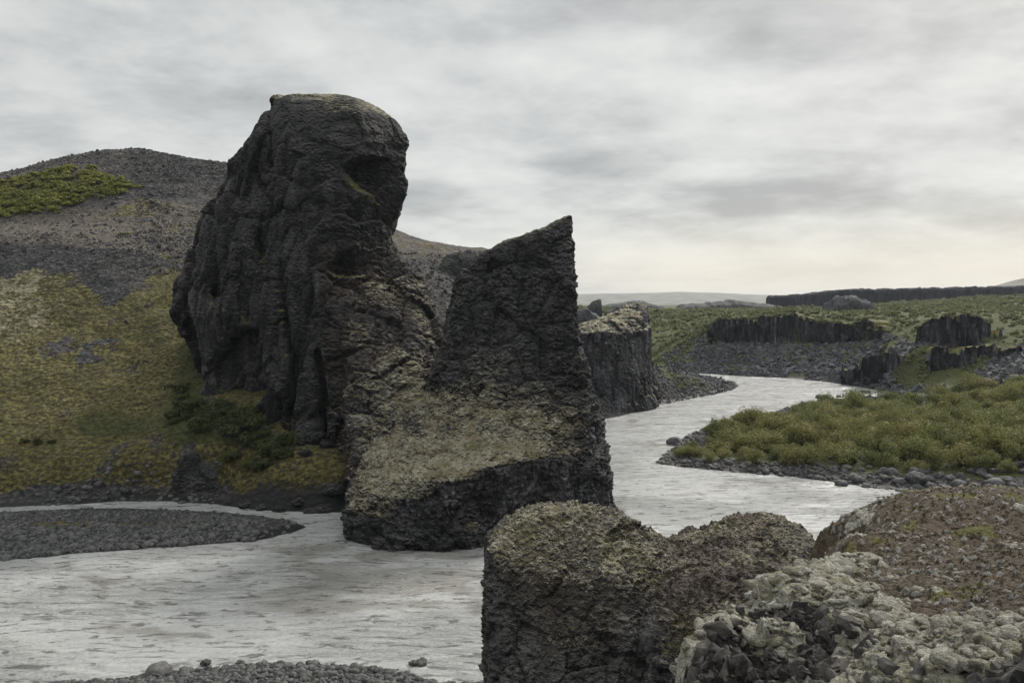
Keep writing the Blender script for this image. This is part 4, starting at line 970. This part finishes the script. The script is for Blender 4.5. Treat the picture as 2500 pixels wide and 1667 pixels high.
def rotm(rs, tilt):
    a = rs.uniform(0, 6.283); t = rs.normal(0, tilt, 2)
    ca, sa = math.cos(a), math.sin(a)
    Rz = np.array([[ca, -sa, 0], [sa, ca, 0], [0, 0, 1]]); cx_, sx_ = math.cos(t[0]), math.sin(t[0]); cy_, sy_ = math.cos(t[1]), math.sin(t[1])
    return np.array([[1, 0, 0], [0, cx_, -sx_], [0, sx_, cx_]]) @ np.array([[cy_, 0, sy_], [0, 1, 0], [-sy_, 0, cy_]]) @ Rz
def strew(name, protos, P, S, mat, seed=0, tilt=.4, smooth=False):
    rs = np.random.default_rng(seed); VV, QQ = [], []; o = 0
    for pt, s in zip(P, S):
        V, Q = protos[rs.integers(len(protos))]
        VV.append(V @ rotm(rs, tilt).T * s + pt); QQ.append(Q + o); o += len(V)
    me = mesh_np(name, np.concatenate(VV), np.concatenate(QQ), smooth)
    return tag(link(name, me, mat), kind='stuff')
SH = [shard(i) for i in range(10)]; PB1 = [pebble(i, 1) for i in range(8)]; PB2 = [pebble(40 + i, 2) for i in range(8)]
def sample(n, x0, x1, y0, y1, cond, seed):
    rs = np.random.default_rng(seed); x = rs.uniform(x0, x1, n).astype(np.float32); y = rs.uniform(y0, y1, n).astype(np.float32)
    z, d_, h0 = height(x, y); k = cond(x, y, z, d_, x * F / y + CX, rs); return np.stack([x, y, z], 1)[k], d_[k], rs
# gravel bar on the left
P, d_, rs = sample(42000, -88, -26, 88, 116, lambda x, y, z, d, p, rs: (poly_sdf(x, y, BAR) < -.2) & (p > -120) & (rs.random(len(x)) < np.clip(1.15 - (y - 90) / 26, .12, 1) * np.clip(.75 + 1.6 * fbm(np.stack([x * .5, y, x * 0], 1), .16, 3), .12, 1)), 1)
S = np.clip(rs.lognormal(-1.85, .6, len(P)), .06, .6) * np.clip(1.45 - (P[:, 1] - 90) / 30, .6, 1.4)
strew('gravel', PB1, P, S, M_STONE, 1, .25, True)
# gravel at the bottom edge of the photo
P, d_, rs = sample(9000, -42, 2, 50, 64, lambda x, y, z, d, p, rs: (d > -.5) & (poly_sdf(x, y, RIVER) > -.6) & (p > 60) & (p < 1180), 2)
S = np.clip(rs.lognormal(-1.6, .4, len(P)), .08, .45)
strew('gravel', PB1, P, S, M_STONE, 2, .25, True)
# stones of the far shores
P, d_, rs = sample(90000, -70, 130, 108, 300, lambda x, y, z, d, p, rs: (d > -.3) & (d < np.where(p < 900, 4.5, 6.5)) & ~((p > 540) & (p < 880)) & (poly_sdf(x, y, BAR) > 1) & (p > -80) & (p < 2560) & (rs.random(len(x)) < .6), 3)
S = np.clip(rs.lognormal(-1.15, .45, len(P)), .12, .9)
strew('shore_stones', PB1, P, S, M_STONE, 3, .35, True)
# talus under the columned cliffs, and on the headland
P, d_, rs = sample(60000, 55, 190, 215, 372, lambda x, y, z, d, p, rs: (d > .5) & (p > 1600) & (p < 2560) & (z < 19.5) & (y < np.interp(p, [1700, 1755, 1850, 2060, 2150, 2243, 2330, 2408], [364, 359, 351, 330, 311, 277, 269, 266])) & (x > 70) & (fbm(np.stack([x, y, z], 1), .06, 3) < np.where((p > 2120) & (y > 262), .02, .18)), 4)
S = np.clip(rs.lognormal(-.45, .5, len(P)), .25, 2.2)
strew('talus', SH, P, S, M_TALUS, 4, .8)
P, d_, rs = sample(6000, 18, 90, 200, 275, lambda x, y, z, d, p, rs: (d > 0) & (p > 1440) & (p < 1805) & (rs.random(len(x)) < .8), 5)
S = np.clip(rs.lognormal(-.95, .45, len(P)), .2, 1.2)
strew('talus', SH, P, S, M_TALUS, 5, .8)
# scree on the left hill
P, d_, rs = sample(60000, -190, -40, 150, 268, lambda x, y, z, d, p, rs: (p > -60) & (p < 620) & ((z > 36) | (rs.random(len(x)) < .05)) & (rs.random(len(x)) < np.clip(.12 + .5 * (p > 330) + .4 * (z < 47) * (z > 33) + .35 * (z > 66), 0, 1)) & (fbm(np.stack([x, y, z], 1), .07, 3) > -.25), 6)
S = np.clip(rs.lognormal(-1.2, .5, len(P)), .12, 1.3)
strew('scree', SH, P, S * .85, M_SCREE, 6, .8)
P, d_, rs = sample(5000, -35, 10, 178, 250, lambda x, y, z, d, p, rs: (p > 920) & (p < 1250) & (z > 28) & (z < 44) & (rs.random(len(x)) < .7), 7)
strew('scree', SH, P, np.clip(rs.lognormal(-1.1, .5, len(P)), .12, 1.2), M_SCREE, 7, .8)

# rubble and flat stones of the foreground slope
fx, fy, fz = FGZ; nc = len(cols)
def near(n, cond, seed):
    rs = np.random.default_rng(seed); i = rs.integers(0, len(fx), n)
    i = i[cond(i, rs)]; return np.stack([fx[i], fy[i], fz[i]], 1), rs, i
P, rs, i = near(34000, lambda i, rs: (rub[i] > .6) & (moss[i] < .4) & (p[i] > 1600), 8)
S = np.clip(rs.lognormal(-2.5, .5, len(P)), .03, .26)
strew('rubble', SH, P, S, M_RUBBLE, 8, .9)
P, rs, i = near(5000, lambda i, rs: (rub[i] > .6) & (p[i] > 1600) & (fy[i] < 24), 18)
k_ = rs.permutation(len(P))[:420]; strew('rubble_blocks', [shard(70 + q, 22) for q in range(8)], P[k_] - np.array([0, 0, .06]), rs.uniform(.12, .38, len(k_)), M_RUBBLE, 18, .9)
# cushions of pale moss
def moss_mat():
    m, b = new_mat('pale_moss')
    hair = b.noise(b.pos, 30, 4, .7); fine = b.noise(b.pos, 7, 5, .65); r = b.geo.outputs['Random Per Island']
    c = b.ramp(b.math('ADD', b.math('MULTIPLY', hair, .55), b.math('MULTIPLY', fine, .45)), [(.36, (.09, .086, .07)), (.5, (.31, .30, .255)), (.62, (.57, .55, .485))])
    c = b.mix(b.math('MULTIPLY', b.math('POWER', r, 3.0), .7), c, (.12, .11, .05))
    c = b.mix(b.ss(b.noise(b.pos, 2.2, 5, .65), .50, .68, 0, .6), c, b.ramp(fine, [(.35, (.05, .048, .028)), (.65, (.17, .165, .11))]))
    b.put(b.p.inputs['Base Color'], c); b.p.inputs['Roughness'].default_value = .95; b.p.inputs['Specular IOR Level'].default_value = .1
    b.put(b.p.inputs['Normal'], b.bump(b.math('ADD', hair, b.math('MULTIPLY', fine, 1.6)), 1.0, .11))
    return m
M_MOSS = moss_mat()
def cushion(seed):
    V, Q = ico(3); V = V * (1 + .45 * fbm(V + seed * 2.7, 1.0, 2)[:, None] + .16 * fbm(V + seed, 2.6, 3)[:, None]); return V * np.array([1.25, 1.0, .48]), Q
CU = [cushion(i) for i in range(8)]
P, rs, i = near(30000, lambda i, rs: (moss[i] > .45) & (p[i] > 1600) & (fy[i] > 9) & (fy[i] < 40) & (rs.random(len(i)) < np.where(crest[i] < .7, 1, .35)), 28)
k_ = rs.permutation(len(P))[:3200]; P = P[k_]
S = np.clip(rs.lognormal(-2.25, .55, len(P)), .04, .27) * np.clip(P[:, 1] / 18, .75, 1.5) * np.where(crest[i[k_]] < .7, 1.0, .55)
P[:, 2] -= S * .30; strew('moss_cushions', CU, P, S, M_MOSS, 28, .3, True)
# boulders one can count
def boulder(name, proto, loc, s, label, group=None, mat=M_STONE, rz=0.0, sq=(1, 1, 1)):
    o = link(name, proto, mat); o.location = loc; o.scale = (s * sq[0], s * sq[1], s * sq[2]); o.rotation_euler = (0, 0, rz)
    return tag(o, label, 'boulder', group)
BM_ = []
for k in range(7):
    V, Q = ico(3); V = V * (1 + .30 * fbm(V + k * 5.1, .7, 3)[:, None]); F1, F2, c = worley(V + k, 1.3)
    V = V * (1 + .34 * (c - .5) + .10 * fbm(V * 3 + k, 1, 3))[:, None] * np.array([1.05, .95, .70]); me = mesh_np('boulder', V, Q); me.materials.append(M_STONE); BM_.append(me)
rs = np.random.default_rng(31)
for px, py, sz in [(560, 1232, .7), (600, 1238, .9), (640, 1243, .8), (685, 1246, 1.0), (730, 1244, .9), (760, 1250, 1.0), (790, 1248, 1.2), (815, 1243, 1.3), (800, 1215, 1.2), (745, 1222, .9)]:
    x, y = wl(px, py); o = boulder('boulder', BM_[rs.integers(7)], (x, y, max(.05, hpt(x, y)) - sz * .12), sz, 'dark craggy rock at the foot of the mossy bank below the tall stack', 'dark rocks along the bank below the stack', M_ROCK, rs.uniform(0, 6), (1.2, 1, 1)); o.material_slots[0].link = 'OBJECT'; o.material_slots[0].material = M_ROCK
def gz(px, py):
    x, y = wl(px, py); return (x, y, max(0.05, hpt(x, y)))
for px, py, s, lab in [(1647, 1083, 1.75, 'large dark boulder standing in the water at the tip of the thicket spit'), (2235, 1187, 1.7, 'largest grey boulder on the stony shore below the thicket'), (2430, 1205, 1.5, 'big dark boulder right of the largest shore boulder'),
                       (1655, 1100, .9, 'smaller dark stone leaning on the boulder at the spit tip'), (2112, 958, 1.5, 'dark rock breaking the bright water, rightmost of the river bend'), (2080, 966, 1.0, 'low dark rock in the bright water, between two others'), (2048, 969, .8, 'small dark rock in the bright water, leftmost of the row'),
                       (2000, 971, 1.3, 'flat dark rock at the water edge above the spit'), (390, 1648, .95, 'large rounded dark stone at the near gravel edge'), (502, 1621, .42, 'lone dark stone in the water off the near gravel'), (1030, 1620, .5, 'dark wet stone in the shallows right of the near gravel'), (1010, 1621, .42, 'smaller dark wet stone left of its neighbour in the shallows'),
                       (2055, 1184, .9, 'flat dark stone in the water below the shrub shore'), (765, 1628, .5, 'dark square stone at the near gravel edge beside yellow moss')]:
    x, y, z = gz(px, py); boulder('boulder', BM_[rs.integers(7)], (x, y, max(z, 0) + s * .12), s, lab, None, M_STONE, rs.uniform(0, 6))
for k in range(150):
    t = rs.random(); px = 1615 + 900 * t; w0 = np.interp(px, [1604, 1700, 2000, 2290, 2500], [1130, 1143, 1171, 1204, 1225])
    py = w0 - rs.uniform(1, np.interp(px, [1600, 1900, 2100, 2500], [14, 18, 42, 50]))
    x, y, z = gz(px, py); s = rs.uniform(.4, .9) * (1.2 if px > 2050 else .8)
    boulder('boulder', BM_[rs.integers(7)], (x, y, z + s * .1), s, 'rounded grey stone among the shore stones below the thicket', 'stones on the shore below the thicket', M_STONE, rs.uniform(0, 6))
for k in range(60):
    px = rs.uniform(330, 1000); w0 = np.interp(px, [300, 345, 480, 650, 850, 1000], [1659, 1650, 1634, 1620, 1627, 1648]); py = w0 + rs.uniform(1, 50)
    x, y, z = gz(px, py); s = rs.uniform(.22, .45)
    boulder('boulder', BM_[rs.integers(7)], (x, y, z + s * .2), s, 'rounded dark stone on the gravel at the bottom edge', 'larger stones on the near gravel', M_STONE, rs.uniform(0, 6))
for k in range(40):
    px = rs.uniform(20, 560); py = rs.uniform(400, 560); Y = np.interp(py, [380, 450, 540, 580], [255, 236, 212, 190])
    x = pxX(px, Y); s = rs.uniform(.4, 1.0)
    boulder('boulder', BM_[rs.integers(7)], (x, Y, hpt(x, Y) + s * .1), s, 'loose grey stone lying on the scree of the left hill', 'stones on the left hill', M_STONE, rs.uniform(0, 6))
#@@PLANTS
# ------------------------------------------------------------------ shrubs
def leafball(seed, n, leaf, lumps=7, flat=.62, tall=False):
    """leaf faces spread through several lumps; unit half-width 1, base at z=0"""
    rs = np.random.default_rng(seed); C = []
    for k in range(lumps):
        a = rs.uniform(0, 6.283); r = rs.uniform(.1, .75) * (k > 0); C.append((r * math.cos(a), r * math.sin(a), rs.uniform(.3, .8) * flat * 1.2, rs.uniform(.28, .52)))
    V = []
    for _ in range(n):
        cx, cy, cz, r = C[rs.integers(lumps)]
        d = rs.normal(size=3); d /= np.linalg.norm(d); d[2] = abs(d[2]) if rs.random() < .75 else d[2]
        q = np.array([cx, cy, cz]) + d * r * rs.uniform(.55, 1.12) * np.array([1, 1, flat + .2])
        if q[2] < 0: q[2] = rs.uniform(0, .2)
        nn = d + rs.normal(0, .55, 3) + np.array([0, 0, .3]); nn /= np.linalg.norm(nn)
        u = np.cross(nn, rs.normal(size=3)); u /= np.linalg.norm(u); v = np.cross(nn, u); s = leaf * rs.uniform(.6, 1.4)
        V += [q - u * s, q - v * s * .55, q + u * s, q + v * s * .55]
    V = np.array(V); Q = np.arange(len(V)).reshape(-1, 4); return V, Q
def shrub_mesh(seed, n, leaf, mat, **k):
    V, Q = leafball(seed, n, leaf, **k)
    rs = np.random.default_rng(seed); SV, SQ = [], []; o = len(V)      # stems
    for j in range(7):
        a = rs.uniform(0, 6.283); e = np.array([math.cos(a) * .6, math.sin(a) * .6, .75]) * rs.uniform(.7, 1.1)
        for q0, r0 in ((np.zeros(3), .028), (e * .5 + np.array([0, 0, .1]), .02), (e, .008)):
            for t in range(4): SV.append(q0 + r0 * np.array([math.cos(t * 1.57), math.sin(t * 1.57), 0]))
        for l in range(2):
            for t in range(4): SQ.append([o + l * 4 + t, o + l * 4 + (t + 1) % 4, o + l * 4 + 4 + (t + 1) % 4, o + l * 4 + 4 + t])
        o += 12
    me = mesh_np('shrub', np.concatenate([V, np.array(SV)]), np.concatenate([Q, np.array(SQ)]), False); me.materials.append(mat); return me
SM = [shrub_mesh(60 + i, 2600, .045, M_LEAF, lumps=10, flat=.55 + .12 * (i % 3)) for i in range(7)]
rs = np.random.default_rng(5)
def put_shrub(me, x, y, s, label, group, zs=1.0, sink=.15, cat='shrub'):
    o = bpy.data.objects.new('shrub', me); COL.objects.link(o)
    o.location = (x, y, hpt(x, y) - sink * s); o.scale = (s * rs.uniform(.85, 1.2), s * rs.uniform(.85, 1.2), s * zs * rs.uniform(.8, 1.25)); o.rotation_euler = (0, 0, rs.uniform(0, 6.283))
    return tag(o, label, cat, group)
pts = []; tries = 0
while len(pts) < 298 and tries < 60000:
    tries += 1
    px = rs.uniform(1640, 2580); Y = math.exp(rs.uniform(math.log(126), math.log(222))); x = pxX(px, Y)
    d_ = float(land(np.array([[x]]), np.array([[Y]]))[0, 0]); edge = 4.2 if Y > 150 else np.interp(px, [1650, 1900, 2100, 2500], [3.0, 4.5, 8.5, 9])
    if d_ < edge: continue
    if any((x - a) ** 2 + (Y - c) ** 2 < (1.7 + .5 * (Y > 170)) ** 2 for a, c in pts): continue
    pts.append((x, Y))
for x, Y in pts:
    d_ = float(land(np.array([[x]]), np.array([[Y]]))[0, 0])
    s = rs.uniform(1.9, 3.8) * np.interp(d_, [3, 9], [.55, 1.0])
    put_shrub(SM[rs.integers(len(SM))], x, Y, s, 'leafy olive green shrub in the thicket on the low spit', 'shrubs of the thicket on the spit', 1.35)
SD = [shrub_mesh(90 + i, 900, .085, M_LEAF_DK, flat=.6) for i in range(4)]
for px, py, Y, s in [(560, 1050, 124, 1.8), (600, 1075, 122, 1.9), (640, 1080, 121, 1.7), (670, 1100, 119.5, 1.5), (540, 1020, 125.5, 1.7), (620, 1120, 119, 1.6), (650, 1130, 118, 1.3), (700, 1100, 119, 1.2), (500, 1040, 125.5, 1.5), (460, 1000, 131, 1.6), (450, 960, 134, 1.5), (440, 920, 138, 1.5), (480, 1060, 125, 1.3), (590, 1000, 126, 1.6), (430, 1040, 129, 1.2), (570, 1095, 121, 1.4), (90, 1072, 128, 1.1), (130, 1075, 128, 1.0), (60, 1075, 128, .9)] + [(q, 0, 132 - (q - 430) * .045 + rs.uniform(-2, 2), rs.uniform(1.0, 1.7)) for q in range(425, 720, 11)]:
    put_shrub(SD[rs.integers(4)], pxX(px, Y), Y, s * (1.5 if px > 200 else 1), 'dark green shrub at the foot of the tall rock stack' if px > 200 else 'small dark shrub on the mossy terrace at the left edge', 'shrubs below the stack' if px > 200 else 'shrubs on the left terrace', .9)
SHL = [shrub_mesh(110 + i, 1500, .06, M_LEAF_HILL, flat=.5) for i in range(3)]
put_shrub(SHL[0], pxX(312, 230), 230, 5.2, 'single rounded green bush on the scree hillside', None, .72)
put_shrub(SHL[1], pxX(300, 196), 196, 2.6, 'low yellowish green bush on the gravel bench of the hill', None, .35)
# creeping birch on the left hill
LB = [leafball(200 + i, 190, .15, 6, .5) for i in range(6)]
P, rs_, SS = [], np.random.default_rng(44), []
while len(P) < 620:
    px = rs_.uniform(-60, 305); py = rs_.uniform(428, 534); Y = np.interp(py, [424, 480, 540], [246, 231, 215])
    up = np.interp(px, [-60, 60, 110, 220, 260, 305], [440, 440, 432, 436, 452, 475]); dn = np.interp(px, [-60, 100, 190, 220, 305], [532, 528, 512, 505, 500])
    x = pxX(px, Y); w_ = 16 * float(fbm(np.array([[x, Y, 0]]), .12, 3)[0]); stray = rs_.random() < .05
    if not (up + w_ < py < dn + w_ * .7) and not (stray and up - 8 < py < dn + 14): continue
    if float(fbm(np.array([[x, Y, 9]]), .10, 3)[0]) < -.22: continue
    P.append((x, Y, hpt(x, Y) - .15)); SS.append(rs_.uniform(1.2, 2.3))
strew('hill_scrub', LB, np.array(P), SS, M_LEAF_HILL, 12, .12)
# far birch scrub beyond the river
LF = [leafball(300 + i, 75, .24, 5, .6) for i in range(8)]
P, d_, rs_ = sample(26000, 20, 420, 255, 700, lambda x, y, z, d, p, rs: (p > 1400) & (p < 2580) & (d > 7) & (~((p > 1700) & (y < np.interp(p, [1690, 1755, 1850, 2060, 2150, 2243, 2330, 2408, 2500], [364, 360, 352, 331, 311, 279, 272, 270, 272]))) | ((fbm(np.stack([x, y, z], 1), .06, 3) > .17) & (y > 235))) & (fbm(np.stack([x, y, z * 0], 1), .03, 3) > -.22) & ~((x < 75) & (y < 335) & (p < 1800)) & (rs.random(len(x)) < np.clip(1.2 - y / 900, .15, .8)), 13)
k = rs_.permutation(len(P))[:6500]; P = P[k]
ex = []
for (cx_, cy_, cb_), tz in zip(CLIFFS, ([798, 779, 774, 767, 783, 788, 806], [800, 776, 763, 763, 786])):
    for q in rs_.uniform(cx_[0], cx_[-1], 110 if len(cx_) > 6 else 40):
        yc = np.interp(q, cx_, cy_) + rs_.uniform(1.5, 7); x, y, z = at(q, np.interp(q, cx_, tz), yc); ex.append((x, y, z - .3))
    for q in rs_.uniform(cx_[0], cx_[-1], 150):
        yc = np.interp(q, cx_, cy_) - 3 - 26 * rs_.random() ** 1.5; x = pxX(q, yc)
        if float(land(np.array([[x]]), np.array([[yc]]))[0, 0]) > 5 and float(fbm(np.array([[x, yc, 3]]), .05, 2)[0]) > -.02: ex.append((x, yc, hpt(x, yc)))
P = np.concatenate([P, np.array(ex, np.float32)])
S = rs_.uniform(1.0, 2.3, len(P)) * np.clip(P[:, 1] / 330, .8, 1.7); P[:, 2] -= .25 * S
strew('far_scrub', LF, P, S, M_LEAF_FAR, 14, .12)

LH = [leafball(400 + i, 60, .16, 4, .45) for i in range(8)]
M_HEATH = leaf_mat('heath_leaf', [(.025, .020, .014), (.055, .042, .028), (.075, .070, .030), (.085, .060, .040), (.12, .11, .06)], .1)
P, rs_, i = near(26000, lambda i, rs: (heath[i] > .5) & (p[i] > 1900) & (fy[i] > 9) & (fy[i] < 40), 50)
k_ = rs_.permutation(len(P))[:2600]; P = P[k_]
strew('heath', LH, P - np.array([0, 0, .02]), rs_.uniform(.04, .13, len(P)) * np.clip(P[:, 1] / 24, .7, 1.3), M_HEATH, 51, .2)
P, rs_, i = near(9000, lambda i, rs: (moss[i] > .5) & (p[i] > 1650) & (fy[i] > 9) & (fy[i] < 30), 52)
k_ = rs_.permutation(len(P))[:520]; P = P[k_]
strew('heath', LH, P, rs_.uniform(.05, .15, len(P)) * np.clip(P[:, 1] / 20, .7, 1.3), M_HEATH, 53, .2)
#@@HAZE
hz = bmesh.new(); bmesh.ops.create_cube(hz, size=1); me = bpy.data.meshes.new('haze'); hz.to_mesh(me); hz.free()
m = bpy.data.materials.new('haze'); m.use_nodes = True; nt = m.node_tree; nt.nodes.clear()
o_ = nt.nodes.new('ShaderNodeOutputMaterial'); v_ = nt.nodes.new('ShaderNodeVolumePrincipled')
v_.inputs['Color'].default_value = (.80, .88, 1.0, 1); v_.inputs['Density'].default_value = 4.5e-5; v_.inputs['Anisotropy'].default_value = .2
nt.links.new(v_.outputs[0], o_.inputs['Volume'])
o = link('haze', me, m); o.scale = (22000, 8100, 136); o.location = (0, 3950, 64); tag(o, kind='stuff')
